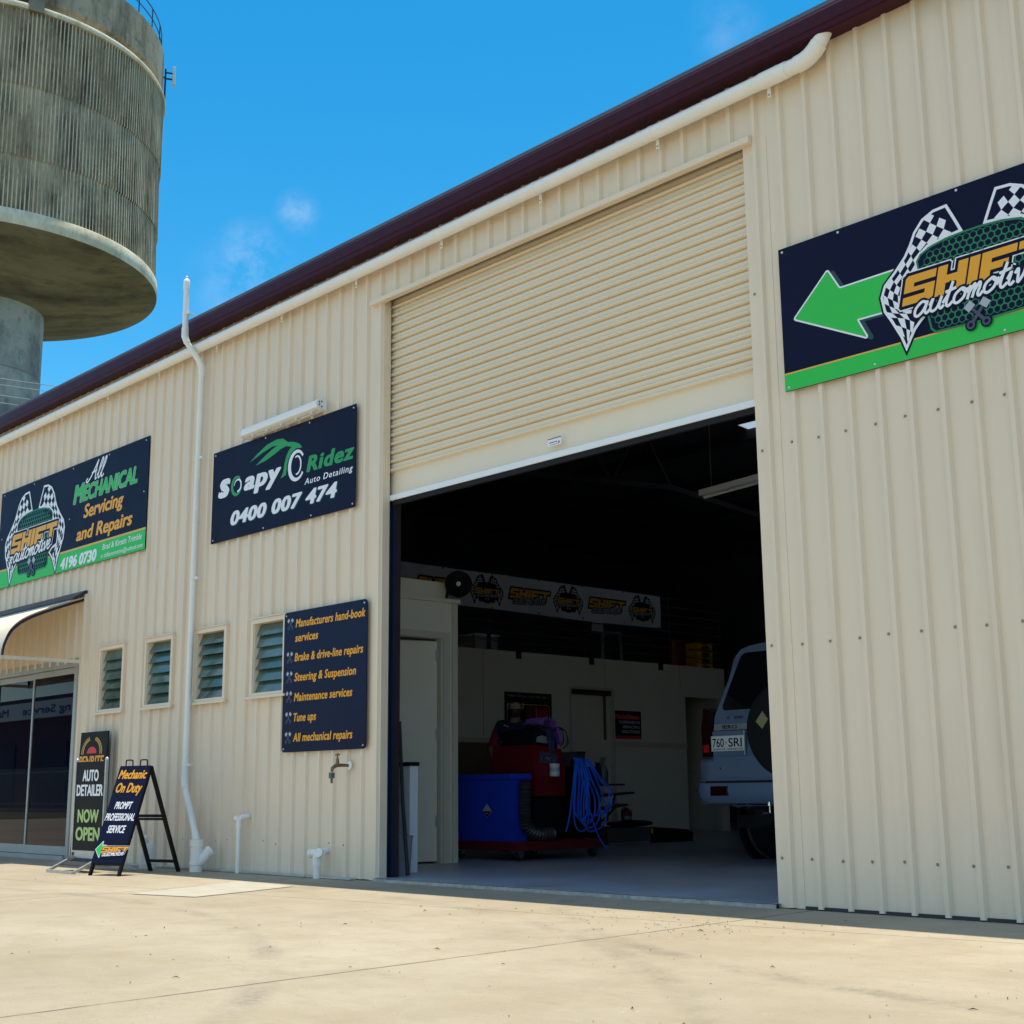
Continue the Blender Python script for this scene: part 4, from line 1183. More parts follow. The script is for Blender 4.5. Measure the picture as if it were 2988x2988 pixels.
# ------------------------------------------------------------------ signs standing on the ground
af = empty('sandwich_board', (-11.1, 5.9, 0), 'black folding sandwich board reading mechanic on duty, with a green arrow near its foot', 'sandwich board')
ang = R_(16.83)
ex = Vector((cos(ang), sin(ang), 0)); ey = Vector((-sin(ang), cos(ang), 0))
fb = Vector((-11.032, 5.548, 0)); tp_ = fb + ey * .32 + Vector((0, 0, .917)); bb = fb + ey * .71
hw = .184
up = (tp_ - fb).normalized(); upb = (tp_ - bb).normalized()
Ls = (tp_ - fb).length
mb = MB()
for s_ in (-1, 1):
    mb.bar(fb + ex * s_ * (hw - .014), tp_ + ex * s_ * (hw - .014), .028, .022, up=ex)
mb.bar(fb + up * .10 - ex * (hw - .03), fb + up * .10 + ex * (hw - .03), .022, .022)
mb.build('front_frame', 'black', af)
mb = MB()
for s_ in (-1, 1):
    mb.bar(bb + ex * s_ * (hw - .016), tp_ + ex * s_ * (hw - .016) + Vector((0, 0, -.004)), .030, .026, up=ex)
for t in (.10, .53): mb.bar(bb + upb * t - ex * (hw - .03), bb + upb * t + ex * (hw - .03), .022, .026)
mb.bar(bb + upb * .50 - ex * (hw - .03) - ey * .012, bb + upb * .50 + ex * (hw - .03) - ey * .012, .02, .02)
mb.build('rear_frame', 'black', af)
for s_ in (-.5, .45):
    c = tp_ + ex * s_ * hw
    mb = MB(); mb.tube(smoothpath([c - ex * .042 + Vector((0, 0, -.01)), c - ex * .040 + Vector((0, 0, .045)), c - ex * .03 + Vector((0, 0, .055)), c + ex * .03 + Vector((0, 0, .055)), c + ex * .04 + Vector((0, 0, .045)), c + ex * .042 + Vector((0, 0, -.01))], 4), .006, n=8)
    mb.build('carry_handle', 'black', af, smooth=True)
nrm = ex.cross(up).normalized()          # points outwards (towards the yard)
if nrm.y > 0: nrm = -nrm
A0 = fb + up * .105 - ex * hw + nrm * .012
bh = Ls - .105
mb = MB()
p = [A0, A0 + ex * 2 * hw, A0 + ex * 2 * hw + up * bh, A0 + up * bh]
mb.add([q for q in p] + [q + nrm * .006 for q in p], [(0, 3, 2, 1), (4, 5, 6, 7), (0, 1, 5, 4), (1, 2, 6, 5), (2, 3, 7, 6), (3, 0, 4, 7)])
pnl = mb.build('front_panel', 'navy', af)
AP = Panel(A0 + nrm * .006, ex, up)
W2 = 2 * hw
def at(s_, f0, f1, vb, cap, m_, bold, sh=.2): text(AP, s_, f0 * W2, f1 * W2, (1 - vb) * bh, cap * bh, m_, .001, pnl, bold=bold + .006, shear=sh)
at('Mechanic', .05, .96, .140, .098, 'orange', .03); at('On Duty', .09, .93, .285, .105, 'orange', .03)
at('PROMPT', .22, .78, .455, .078, 'white', .028); at('PROFESSIONAL', .02, .97, .575, .078, 'white', .028); at('SERVICE', .21, .79, .70, .080, 'white', .028)
ar = [(.03, .5), (.2, .95), (.2, .73), (.32, .73), (.32, .27), (.2, .27), (.2, .05)]
arw = [(p[0] * W2, (.05 + .17 * p[1]) * bh) for p in ar]
outline(AP, [arw], .006, 'white', .0008, pnl, 'arrow_border', e=.0002); flat(AP, [arw], 'green', .0014, pnl, 'arrow')
badge(AP, .655 * W2, .130 * bh, .345, .0010, pnl, e=.0004, flags=False, shield=False, small=True)

ad = empty('auto_sign', (-11.88, 5.8, 0), 'narrow black stand sign with pale now open lettering and a silver sprung foot', 'sign stand')
BX0, BX1, BZ0, BZ1, BY = -12.17, -11.60, .18, .975, 5.80
mb = MB()
mb.box(BX0 - .022, BX0, BY - .012, BY + .012, .10, BZ1 + .01); mb.box(BX1, BX1 + .022, BY - .012, BY + .012, .10, BZ1 + .01); mb.box(BX0, BX1, BY - .010, BY + .010, .12, BZ0 - .002)
for x in (BX0 - .011, BX1 + .011): mb.lathe([(.018, 0), (.016, .02), (.008, .03)], (x, BY, BZ1 + .005), n=10)
mb.build('side_rail', 'galv', ad)
mb = MB()
for x in (BX0 + .02, BX1 - .02): mb.lathe([(.022, .10), (.022, .16)], (x, BY, 0), n=12)
mb.build('spring', 'darksteel', ad)
mb = MB()
for s_ in (-1, 1):
    a0_, a1_ = Vector((BX0 + .04, BY, .125)), Vector((BX1 + .0, BY, .125))
    b0_, b1_ = Vector((-12.01, BY + s_ * .31, .013)), Vector((-11.49, BY + s_ * .31, .013))
    if s_ > 0: b0_.x -= .05; b1_.x -= .05
    mb.bar(a0_, b0_, .026, .022); mb.bar(a1_, b1_, .026, .022); mb.bar(b0_, b1_, .026, .024)
    mb.m = 0
mb.bar((BX0 + .03, BY, .125), (BX1 + .01, BY, .125), .03, .025)
mb.build('foot_frame', 'galv', ad)
mb = MB(); mb.add([(BX0 + .09, BY - .012, .112), (BX1 - .03, BY - .012, .112), (-11.555, BY - .17, .062), (-12.05, BY - .17, .062), (BX0 + .09, BY - .012, .106), (BX1 - .03, BY - .012, .106), (-11.555, BY - .17, .056), (-12.05, BY - .17, .056)], [(0, 1, 2, 3), (7, 6, 5, 4), (0, 4, 5, 1), (1, 5, 6, 2), (2, 6, 7, 3), (3, 7, 4, 0)]); mb.build('foot_plate', 'darksteel', ad)
mb = MB(); mb.box(BX0, BX1, BY - .007, BY + .007, BZ0, BZ1)
bd = mb.build('sign_panel', 'black', ad)
ADP = Panel((BX0, BY - .007, BZ0), (1, 0, 0), (0, 0, 1))
bw, bh2 = BX1 - BX0, BZ1 - BZ0
for s_, a, b, vb, cap, m_ in (('AUTO', .23, .79, .225, .135, 'white'), ('DETAILER', .04, .96, .392, .135, 'white'), ('NOW', .12, .86, .692, .155, 'pale_green'), ('OPEN', .08, .92, .895, .158, 'pale_green')):
    text(ADP, s_, a * bw, b * bw, (1 - vb) * bh2, cap * bh2, m_, .001, bd, bold=.045)

pr_ = empty('oil_sign', (-13.28, 6.5, 0), 'black board with red half sun and wheat ears, leaning on the wall', 'sign')
xf = Matrix.Translation((0, 6.44, 0)) @ Matrix.Rotation(R_(-2.6), 4, 'X')
mb = MB(xf=xf); mb.box(-13.58, -12.97, -.006, .006, .01, 1.316); pb = mb.build('sign_panel', 'black', pr_)
rot = xf.to_3x3()
PP = Panel(xf @ Vector((0, -.006, 0)), rot @ Vector((1, 0, 0)), rot @ Vector((0, 0, 1)))
def pz(cx, cy): return (-13.58 + (cx - 152) * .0020, 1.316 - (cy + (cx - 152) * .092 - 228) * .00092)
c0 = pz(290, 455); sunp = [(c0[0] + .108 * cos(R_(a)), c0[1] + .068 * sin(R_(a))) for a in range(0, 181, 12)]
flat(PP, [sunp], 'red', .001, pb, 'half_sun')
leaves = []
for sg in (-1, 1):
    for k in range(9):
        t = k / 8; a = R_(182 - 70 * t) if sg < 0 else R_(-2 + 70 * t)
        cx, cz = c0[0] + .205 * cos(a), c0[1] + .008 + .150 * sin(a)
        for off, rr in ((.016, .6), (-.016, -.6)):
            q = disc((0, 0), .019, .0065, 8); th = a + pi / 2 * (1 if sg > 0 else -1) + rr
            leaves.append([(cx + off * cos(a) + p[0] * cos(th) - p[1] * sin(th), cz + off * .6 * sin(a) + p[0] * sin(th) + p[1] * cos(th)) for p in q])
flat(PP, leaves, 'gold', .001, pb, 'wheat_ears', step=.00002)
text(PP, 'PENRITE', -13.565, -13.02, .955, .118, 'orange', .001, pb, bold=.035)

# ------------------------------------------------------------------ entrance awning
M['navytrim'] = mat('navy_trim', (0.015, 0.02, 0.05), .4)
aw = empty('entrance_awning', (-15.6, 6.2, 2.08), 'curved ribbed awning hung over the glass entrance door', 'awning')
AWP = [(6.60, 2.80), (6.51, 2.766), (6.263, 2.672), (6.059, 2.585), (5.932, 2.520), (5.84, 2.452), (5.77, 2.37), (5.725, 2.27), (5.705, 2.18), (5.70, 2.095)]
AWS = [(p.y, p.z) for p in smoothpath([(0, a, b) for a, b in AWP], 3)]
XA, XB = -17.5, -13.85
mb = MB(); mb.fixn = False
xs = []; x = XA
while x < XB: xs.append(x); x += .0127
xs.append(XB)
vs = []; fs = []; K = len(AWS)
for i, x in enumerate(xs):
    a = .009 * sin(2 * pi * (x - XA) / .076)
    for k in range(K):
        p0 = AWS[max(0, k - 1)]; p1 = AWS[min(K - 1, k + 1)]
        t = Vector((p1[0] - p0[0], p1[1] - p0[1])).normalized(); nn = Vector((t.y, -t.x))
        vs.append((x, AWS[k][0] + nn.x * a, AWS[k][1] - .0 + nn.y * a))
for i in range(len(xs) - 1):
    for k in range(K - 1): fs.append((i * K + k, i * K + k + 1, (i + 1) * K + k + 1, (i + 1) * K + k))
mb.add(vs, fs); mb.build('awning_sheet', 'awnsheet', aw, smooth=True)
for x in (XB - .02, XA + .02):
    mb = MB()
    mb.tube([(x, p[0] + .012, p[1] - .028) for p in AWS], .015, n=8)
    mb.build('end_arch', 'navytrim', aw, smooth=True)
    mb = MB(); mb.box(x - .016, x + .016, 5.70, 6.60, 2.068, 2.104); mb.build('strut', 'awnsheet', aw)
mb = MB(); mb.box(XA, XB, 5.684, 5.712, 2.062, 2.098); mb.build('front_bar', 'awnsheet', aw)
M['navytrim'] = mat('navy_trim', (0.015, 0.02, 0.05), .4)
mb = MB(); mb.prism([(6.575, 2.86), (6.60, 2.86), (6.60, 2.83), (6.47, 2.775), (6.44, 2.758), (6.44, 2.768)], XA - .02, XB + .02); mb.build('wall_flashing', 'navytrim', aw)

# ------------------------------------------------------------------ the concrete water tower
def towermat(name, base, light, dark, sc, st):
    m = bpy.data.materials.new(name); m.use_nodes = True
    nt = m.node_tree; b = nt.nodes['Principled BSDF']; b.inputs['Roughness'].default_value = .9; b.inputs['Specular IOR Level'].default_value = .25
    g = nt.nodes.new('ShaderNodeNewGeometry')
    def noise(s_, stt, det=8, rough=.65, off=0.0):
        mp = nt.nodes.new('ShaderNodeMapping'); mp.inputs['Scale'].default_value = stt; mp.inputs['Location'].default_value = (off, off, off)
        nt.links.new(g.outputs['Position'], mp.inputs['Vector'])
        n = nt.nodes.new('ShaderNodeTexNoise'); n.inputs['Scale'].default_value = s_; n.inputs['Detail'].default_value = det; n.inputs['Roughness'].default_value = rough
        nt.links.new(mp.outputs[0], n.inputs['Vector']); return n.outputs['Fac']
    def step(v, a, c, hi):
        r = nt.nodes.new('ShaderNodeMapRange'); r.inputs['From Min'].default_value = a; r.inputs['From Max'].default_value = c; r.inputs['To Max'].default_value = hi
        nt.links.new(v, r.inputs['Value']); return r.outputs[0]
    def mix(f, c1, c2):
        x = nt.nodes.new('ShaderNodeMixRGB'); nt.links.new(f, x.inputs['Fac'])
        for s_, c in (('Color1', c1), ('Color2', c2)):
            if isinstance(c, tuple): x.inputs[s_].default_value = (*c, 1)
            else: nt.links.new(c, x.inputs[s_])
        return x.outputs[0]
    c = mix(step(noise(sc * .5, st), .35, .65, 1), base, light)
    c = mix(step(noise(sc, st, off=13), .46, .64, .88), c, dark)
    c = mix(step(noise(sc * 5, (st[0], st[1], max(st[2], .5)), off=31), .55, .72, .6), c, tuple(v * .7 for v in dark))
    c = mix(step(noise(sc * .9, (st[0] * 1.5, st[1] * 1.5, st[2] * .4), off=57), .60, .74, .45), c, tuple(min(1, v * 1.5) for v in light))
    nt.links.new(c, b.inputs['Base Color'])
    bp = nt.nodes.new('ShaderNodeBump'); bp.inputs['Strength'].default_value = .6; bp.inputs['Distance'].default_value = .04
    nt.links.new(noise(sc * 6, (1, 1, 1)), bp.inputs['Height']); nt.links.new(bp.outputs[0], b.inputs['Normal'])
    return m
M['tank'] = towermat('stained_ribbed_concrete', (.62, .50, .335), (.74, .62, .44), (.25, .20, .135), 1.1, (1, 1, .45))
M['groove'] = towermat('dark_groove_concrete', (.42, .335, .22), (.54, .44, .30), (.11, .088, .06), 1.0, (1, 1, .35))  # darker concrete colour for the grooves and rib flanks
M['beam'] = towermat('pale_concrete', (.78, .67, .48), (.84, .74, .56), (.50, .42, .29), .6, (1, 1, .6))
M['parapet'] = towermat('mouldy_concrete', (.36, .29, .195), (.54, .45, .32), (.035, .033, .028), .55, (1, 1, .18))
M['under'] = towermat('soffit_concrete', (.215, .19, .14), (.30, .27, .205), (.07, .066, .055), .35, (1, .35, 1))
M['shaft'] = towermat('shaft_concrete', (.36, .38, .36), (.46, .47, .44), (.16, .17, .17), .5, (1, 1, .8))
TX, TY = -54.42, 20.34
tw = empty('water_tower', (TX, TY, 0), 'round ribbed concrete water tower on a single thick shaft, rising behind the workshop', 'water tower')
def rev(prof, n=160, a0=0):
    mb = MB(); mb.lathe(prof, (TX, TY, 0), n=n, cap=False); return mb
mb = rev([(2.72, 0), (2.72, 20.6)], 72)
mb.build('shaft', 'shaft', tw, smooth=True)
mb = MB()
for z in (3, 6, 9, 12, 15, 17.6):
    mb.lathe([(2.715, z - .02), (2.735, z - .01), (2.735, z + .01), (2.715, z + .02)], (TX, TY, 0), n=72, cap=False)
mb.build('shaft_joint', 'under', tw)
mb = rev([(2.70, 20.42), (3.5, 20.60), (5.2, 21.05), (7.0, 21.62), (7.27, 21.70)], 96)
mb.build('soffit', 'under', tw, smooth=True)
mb = rev([(7.27, 21.70), (7.28, 21.72), (7.28, 22.26), (7.24, 22.32), (7.05, 22.32)], 160)
mb.build('ring_beam', 'beam', tw, smooth=True)
# ribbed wall: flat ribs with grooves between, real depth, with faint lift lines
NR = 288
mb = MB(); mb.fixn = False
zs = [22.32, 24.47, 24.53, 27.41, 27.47, 30.62]
ring = []
for k in range(NR):
    a = 2 * pi * k / NR; s_ = 2 * pi / NR
    for f, r in ((.0, 7.12), (.52, 7.12), (.60, 7.205), (.92, 7.205)): ring.append((a + f * s_, r))
nv = len(ring); vs = []
for i, z in enumerate(zs):
    jit = random.Random(11)
    for a, r in ring:
        rr = r - (.06 if i in (1, 2, 3, 4) and (i in (1, 3)) and r > 7.15 else 0) + jit.uniform(-.010, .010)
        vs.append((TX + rr * cos(a), TY + rr * sin(a), z))
for i in range(len(zs) - 1):
    for k in range(nv): fs_ = (i * nv + k, i * nv + (k + 1) % nv, (i + 1) * nv + (k + 1) % nv, (i + 1) * nv + k); mb.f.append(list(fs_)); mb.mi.append(0 if k % 4 == 2 else 1)
mb.v = [Vector(v) for v in vs]
mb.build('tank_wall', ['tank', 'groove'], tw)
mb = rev([(7.08, 30.60), (7.26, 30.62), (7.28, 30.66), (7.28, 30.80), (7.24, 30.86), (7.02, 30.88)], 160)
mb.build('ledge', 'beam', tw, smooth=True)
mb = rev([(7.02, 30.87), (7.02, 31.12), (7.13, 31.20), (7.13, 33.02), (7.08, 33.06), (6.85, 33.06), (6.85, 32.2), (0.01, 32.4)], 160)
mb.build('parapet', 'parapet', tw, smooth=True)
mb = MB()
aa = math.atan2(0 - TY, 0 - TX)
ax = aa + R_(30)
mb2 = MB(xf=Matrix.Translation((TX, TY, 0)) @ Matrix.Rotation(aa + R_(11), 4, 'Z'))
mb2.box(7.05, 7.36, -.28, .28, 30.55, 31.35); mb2.build('overflow_box', 'under', tw)
mb = MB()
n = 150
for zz in (33.62, 34.12):
    mb.tube([(TX + 6.98 * cos(2 * pi * k / n), TY + 6.98 * sin(2 * pi * k / n), zz) for k in range(n)], .024, n=6, closed=True)
NP = 34
for k in range(NP):
    a = 2 * pi * k / NP
    mb.tube([(TX + 6.98 * cos(a), TY + 6.98 * sin(a), 33.0), (TX + 6.98 * cos(a), TY + 6.98 * sin(a), 34.13)], .026, n=6)
mb.build('railing', 'darksteel', tw)
# panel antenna at the right-hand edge
ta = aa + math.acos(7.13 / math.hypot(TX, TY)) 
xf = Matrix.Translation((TX, TY, 0)) @ Matrix.Rotation(ta + R_(1), 4, 'Z')
mb = MB(xf=xf); mb.tube([(7.22, 0, 30.9), (7.22, 0, 32.75)], .04, n=8); mb.box(7.13, 7.24, -.03, .03, 31.3, 31.36); mb.box(7.13, 7.24, -.03, .03, 32.3, 32.36); mb.box(7.22, 7.55, -.03, .03, 32.25, 32.31); mb.box(7.22, 7.55, -.03, .03, 32.55, 32.6)
an = mb.build('antenna', 'darksteel', tw)
mb = MB(xf=xf); mb.box(7.52, 7.66, -.14, .14, 32.0, 32.85, bev=.02); mb.build('antenna_panel', 'whitealu', an)

# ------------------------------------------------------------------ overhead wires by the tower
M['cable'] = mat('pale_cable', (.42, .42, .40), .6)
def wray(px, py, dist):
    d = pxdir(px, py); t = dist / math.hypot(d.x, d.y); return Vector((0, 0, CAMH)) + d * t
for (y0, x1, y1), lab in zip(((1104, 175, 1129), (1122, 143, 1145), (1153, 95, 1168), (1175, 60, 1184)),
        ('overhead wire crossing the tower shaft, topmost of the four', 'overhead wire crossing the tower shaft, second from the top', 'overhead wire crossing the tower shaft, third from the top', 'overhead wire crossing the tower shaft, lowest of the four')):
    a = wray(0, y0, 33); sl_ = (y1 - y0) / x1
    b = wray(500, y0 + 500 * (25 / 175), 37)
    d = b - a
    A, B = a - d * 2.2, b + d * 1.2
    mb = MB(); mb.tube([A + (B - A) * (k / 16) for k in range(17)], .011, n=6)
    tag(mb.build('overhead_wire', 'cable'), lab, 'wire', 'overhead wires by the water tower')

# ------------------------------------------------------------------ premises across the road, seen mirrored in the entrance glass
ob = empty('shop_building', (-74, -24, 0), 'long low brick shop building across the road, reflected in the entrance glass', 'building')
mb = MB(); mb.box(-112, -50, -32, -20.4, 0, 5.0); mb.build('wall', 'brick', ob)
mb = MB(); mb.box(-112.3, -49.7, -32.3, -20.1, 5.96, 6.2); mb.build('roof', 'maroon', ob)
mb = MB(); mb.box(-112, -50, -32.1, -20.02, 5.0, 5.959); mb.build('fascia', 'whiteboard', ob)
OP = Panel((0, -20.02, 0), (-1, 0, 0), (0, 0, 1))
M['signblue'] = mat('blue_letters', (.03, .05, .30), .5)
text(OP, 'ng Service', 71.0, 77.4, 5.25, .46, 'signblue', .004, ob, bold=.03)
text(OP, 'Mate', 79.3, 82.0, 5.25, .46, 'signblue', .004, ob, bold=.03)
for x in (-104, -96, -88, -80.5, -73.5, -62):
    mb = MB(); mb.box(x - 1.7, x + 1.7, -20.42, -20.3, .3, 3.6); sh_ = mb.build('shutter_door', 'darksteel', ob)
fence = empty('picket_fence', (-74, -17.6, 0), 'pale steel picket fence across the road, reflected in the entrance glass', 'fence')
mb = MB()
x = -105
while x < -52:
    mb.box(x - .012, x + .012, -17.62, -17.596, 0, 2.1); x += .16
mb.build('pickets', 'galv', fence, ) 
mb = MB(); mb.box(-105, -52, -17.64, -17.621, .25, .30); mb.box(-105, -52, -17.64, -17.621, 1.85, 1.90); mb.build('fence_rail', 'galv', fence)

# ------------------------------------------------------------------ things inside the workshop
Fz = .022
# banner on the loft rail
bn = empty('shop_banner', (XP + .02, 13.5, 3.15), 'pale printed banner tied along the loft rail inside the workshop', 'banner')
def sag(y): return .012 * sin((y - 11) * 1.3) 
mb = MB(); mb.fixn = False
ys = [10.2 + (16.06 - 10.2) * k / 60 for k in range(61)]
Bx = lambda y: XP + .018 + .006 * sin(y * 5.1) + .004 * sin(y * 11)
vs = []; 
for y in ys:
    for j in range(5):
        vs.append((Bx(y) + .004 * sin(j * 1.7 + y * 3), y, 3.135 + sag(y) * (1 - j / 4) + .505 * j / 4))
mb.add(vs, [(i * 5 + j, (i + 1) * 5 + j, (i + 1) * 5 + j + 1, i * 5 + j + 1) for i in range(60) for j in range(4)])
bv = mb.build('banner_sheet', 'bannerv', bn)
BP = Panel((XP + .032, 0, 0), (0, 1, 0), (0, 0, 1))
bc = dict(border='black', black='black', check='bannerv', edge='slate', hexa='slate', halo='black', word='gold', script='grey')
for yc, k, full in ((11.55, .86, 0), (12.40, .52, 1), (13.22, .88, 0), (14.00, .52, 1), (14.83, .88, 0), (15.62, .52, 1)):
    if full: badge(BP, yc, 3.375, k, .001, bv, e=.0005, hexes=False, small=False, cols=bc)
    else: badge(BP, yc, 3.40, k, .001, bv, e=.0005, flags=False, shield=False, small=True, cols=bc)
mb = MB()
for y in (11.6, 12.5, 13.4, 14.3, 15.2, 16.0):
    for z in (3.625, 3.155): mb.lathe([(.014, 0), (.010, .006)], (XP + .035, y, z), n=8, axis='X')
mb.build('eyelet', 'darksteel', bn)

# round horn by the end of the front room
hn = empty('horn_speaker', (-9.9, 8.57, 2.63), 'round black horn with a small white centre on the end of the front room wall', 'horn speaker')
mb = MB(xf=Matrix.Translation((-9.86, 8.50, 2.625)) @ Matrix.Rotation(R_(-38), 4, 'Z'))
mb.lathe([(.03, .0), (.035, .04), (.06, .06), (.10, .10), (.128, .15), (.131, .152), (.125, .150), (.06, .085), (.02, .075)], (0, 0, 0), n=36, axis='X'); mb.build('horn', 'black', hn, smooth=True)
mb = MB(xf=Matrix.Translation((-9.86, 8.50, 2.625)) @ Matrix.Rotation(R_(-38), 4, 'Z'))
mb.lathe([(.006, .160), (.012, .163), (.021, .163), (.021, .150), (.006, .150)], (0, 0, 0), n=20, axis='X', cap=False); mb.build('centre_ring', 'whiteboard', hn)
mb = MB(); mb.bar((-9.915, 8.40, 2.50), (-9.90, 8.42, 2.62), .02, .03); mb.bar((-9.90, 8.42, 2.60), (-9.85, 8.50, 2.61), .02, .02); mb.build('bracket', 'black', hn)

# posters on the partition
M['maroon2'] = mat('dark_red_print', (.16, .01, .012), .5)
p1 = empty('poster', (XP, 13.2, 1.1), 'dark poster with red and yellow lettering on the partition, behind the red machine', 'poster')
mb = MB(); mb.box(XP + .0005, XP + .006, 12.74, 13.65, 1.15, 2.02); pb1 = mb.build('poster_sheet', 'black', p1)
QP = Panel((XP + .006, 0, 0), (0, 1, 0), (0, 0, 1))
text(QP, 'Where will your tracks take you...?', 12.80, 13.60, 1.955, .032, 'grey', .001, pb1, bold=.012, shear=.18)
flat(QP, [rnd(rect(12.78, 13.61, 1.45, 1.86), .05)], 'gold', .0008, pb1, 'poster_frame_line'); flat(QP, [rnd(rect(12.792, 13.598, 1.462, 1.848), .045)], 'black', .0014, pb1, 'poster_field')
flat(QP, [rect(13.14, 13.33, 1.66, 1.83), rect(13.36, 13.58, 1.66, 1.83)], 'maroon2', .002, pb1, 'poster_block')
text(QP, 'DOG', 13.37, 13.57, 1.69, .10, 'red', .003, pb1, bold=.04)
for q_ in (rect(12.98, 13.16, 1.585, 1.60), rect(13.335, 13.35, 1.62, 1.83)): flat(QP, [q_], 'gold', .002, pb1, 'poster_line')
p2 = empty('poster', (XP, 15.25, 1.42), 'small dark square poster with a red band, on the partition wall near the vehicle', 'poster')
mb = MB(); mb.box(XP + .0005, XP + .006, 14.93, 15.55, 1.417, 1.832); pb2 = mb.build('poster_sheet', 'black', p2)
text(QP, 'Nolathane', 14.965, 15.515, 1.71, .082, 'white', .0008, pb2, bold=.055, grow=.015); text(QP, 'Nolathane', 14.965, 15.515, 1.71, .082, 'red', .0014, pb2, bold=.05)
for s_, a, z in (('SUSPENSION', 15.06, 1.645), ('SERVICING', 15.13, 1.575), ('SOLUTIONS', 15.115, 1.505)): text(QP, s_, a, 15.515, z, .042, 'white', .001, pb2, bold=.006)
flat(QP, [rect(14.93, 15.55, 1.4175, 1.465)], 'red', .0008, pb2, 'red_band')

# hanging tube light
tl = empty('tube_light', (-8.2, 11, 3.7), 'thin tube light hanging on wires deep inside the workshop', 'light')
mb = MB(xf=Matrix.Translation((-8.812, 11, 3.70)) @ Matrix.Rotation(R_(-3), 4, 'Y')); mb.box(0, 1.25, -.05, .05, .0, .06); mb.build('batten', 'whiteboard', tl)
mb = MB(xf=Matrix.Translation((-8.812, 11, 3.70)) @ Matrix.Rotation(R_(-3), 4, 'Y')); mb.tube([(.03, 0, -.02), (1.22, 0, -.02)], .014, n=10); mb.build('tube', 'opal', tl)
mb = MB()
for x in (-8.68, -7.75): mb.tube([(x, 11, 3.75), (x, 11, rz(11) - .01)], .006, n=6)
mb.build('wire', 'wire', tl)

# loft clutter
ch = empty('stacked_chair', (-14.15, 15.2, PT), 'pale upturned plastic chair on the loft behind the rail', 'chair')
mb = MB(); mb.box(-14.4, -13.98, 14.95, 15.37, 3.02, 3.05, bev=.01); mb.build('seat', 'palegrey', ch)
for sy in (14.97, 15.35):
    for sx_ in (-14.38, -14.0):
        mb = MB(); mb.bar((sx_, sy + (.03 if sy > 15 else -.03), PT - .008), (sx_, sy, 3.02), .035, .03); mb.build('leg', 'palegrey', ch)
mb = MB()
for k in range(5): mb.box(-13.99, -13.975, 14.72 + k * .05, 14.755 + k * .05, 3.0 + .0, 3.16)
mb.box(-13.99, -13.975, 14.70, 14.97, 3.06, 3.075); mb.box(-13.99, -13.975, 14.70, 14.97, 3.161, 3.18); mb.build('slatted_back', 'whiteboard', ch)
cr = None
for k in range(4):
    o = empty('yellow_block', (-14.0, 17.27, PT - .01 + k * .107), None, 'plastic block', 'yellow blocks stacked on the loft')
    z0 = PT - .01 + k * .107
    mb = MB()
    mb.prism([(17.09 + .02 * (k % 2), z0), (17.46, z0), (17.47, z0 + .05), (17.44, z0 + .10), (17.33, z0 + .075), (17.22, z0 + .075), (17.12, z0 + .102), (17.07 + .02 * (k % 2), z0 + .05)], -14.2, -13.9, 'X')
    mb.build('block', 'yellow', o)
    mb = MB(); mb.prism([(17.18, z0 + .012), (17.38, z0 + .012), (17.34, z0 + .045), (17.22, z0 + .045)], -13.8995, -13.88, 'X'); mb.build('hollow_shade', 'black', o)  # raised black piece stands in for the shade of a hollow
    o['label'] = ['yellow moulded block at the bottom of the stack on the loft', 'yellow moulded block second from the bottom of the loft stack', 'yellow moulded block second from the top of the loft stack', 'yellow moulded block on top of the loft stack'][k]
o = empty('red_tub', (-14.1, 16.75, PT), 'dull red plastic tub beside the yellow blocks on the loft', 'tub')
mb = MB(); mb.lathe([(.17, 0), (.20, .40), (.215, .40), (.215, .43), (.19, .43)], (-14.1, 16.72, PT - .009), n=24); mb.build('tub', 'redpaint', o, smooth=True)
o = empty('storage_tub', (-14.1, 12.5, PT), 'clear lidded storage tub on the loft above the poster', 'tub')
mb = MB(); mb.box(-14.3, -13.9, 12.30, 12.72, PT - .009, PT + .19, bev=.01); mb.build('tub', 'palegrey', o)
mb = MB(); mb.box(-14.32, -13.88, 12.28, 12.74, PT + .191, PT + .225, bev=.008); mb.build('lid', 'bannerv', o)

# just inside the left jamb
o = empty('white_panel', (-9.0, 7.2, Fz), 'narrow pale board standing behind the grey bin inside the opening', 'board')
mb = MB(); mb.box(-9.135, -8.985, 7.215, 7.30, Fz, .885); mb.build('panel', 'whiteboard', o)
mb = MB(); mb.box(-9.15, -8.975, 7.20, 7.31, .886, .918); mb.build('cap', 'black', o)
o = empty('waste_bin', (-8.94, 7.1, Fz), 'grey tapered bin standing just inside the left side of the opening', 'bin')
mb = MB(); mb.lathe([(.075, 0), (.095, .285), (.103, .287), (.103, .30), (.088, .30), (.07, .02)], (-8.935, 7.085, Fz), n=28); mb.build('bin', 'palegrey', o, smooth=True)
o = tag(MB().tube([(-8.70, 6.97, Fz + .004), (-8.885, 7.06, .60), (-8.98, 7.10, 1.25)], [.016, .015, .013], n=10).build('broom_handle', 'darksteel', smooth=True), 'dark pole leaning beside the grey bin inside the opening', 'pole')

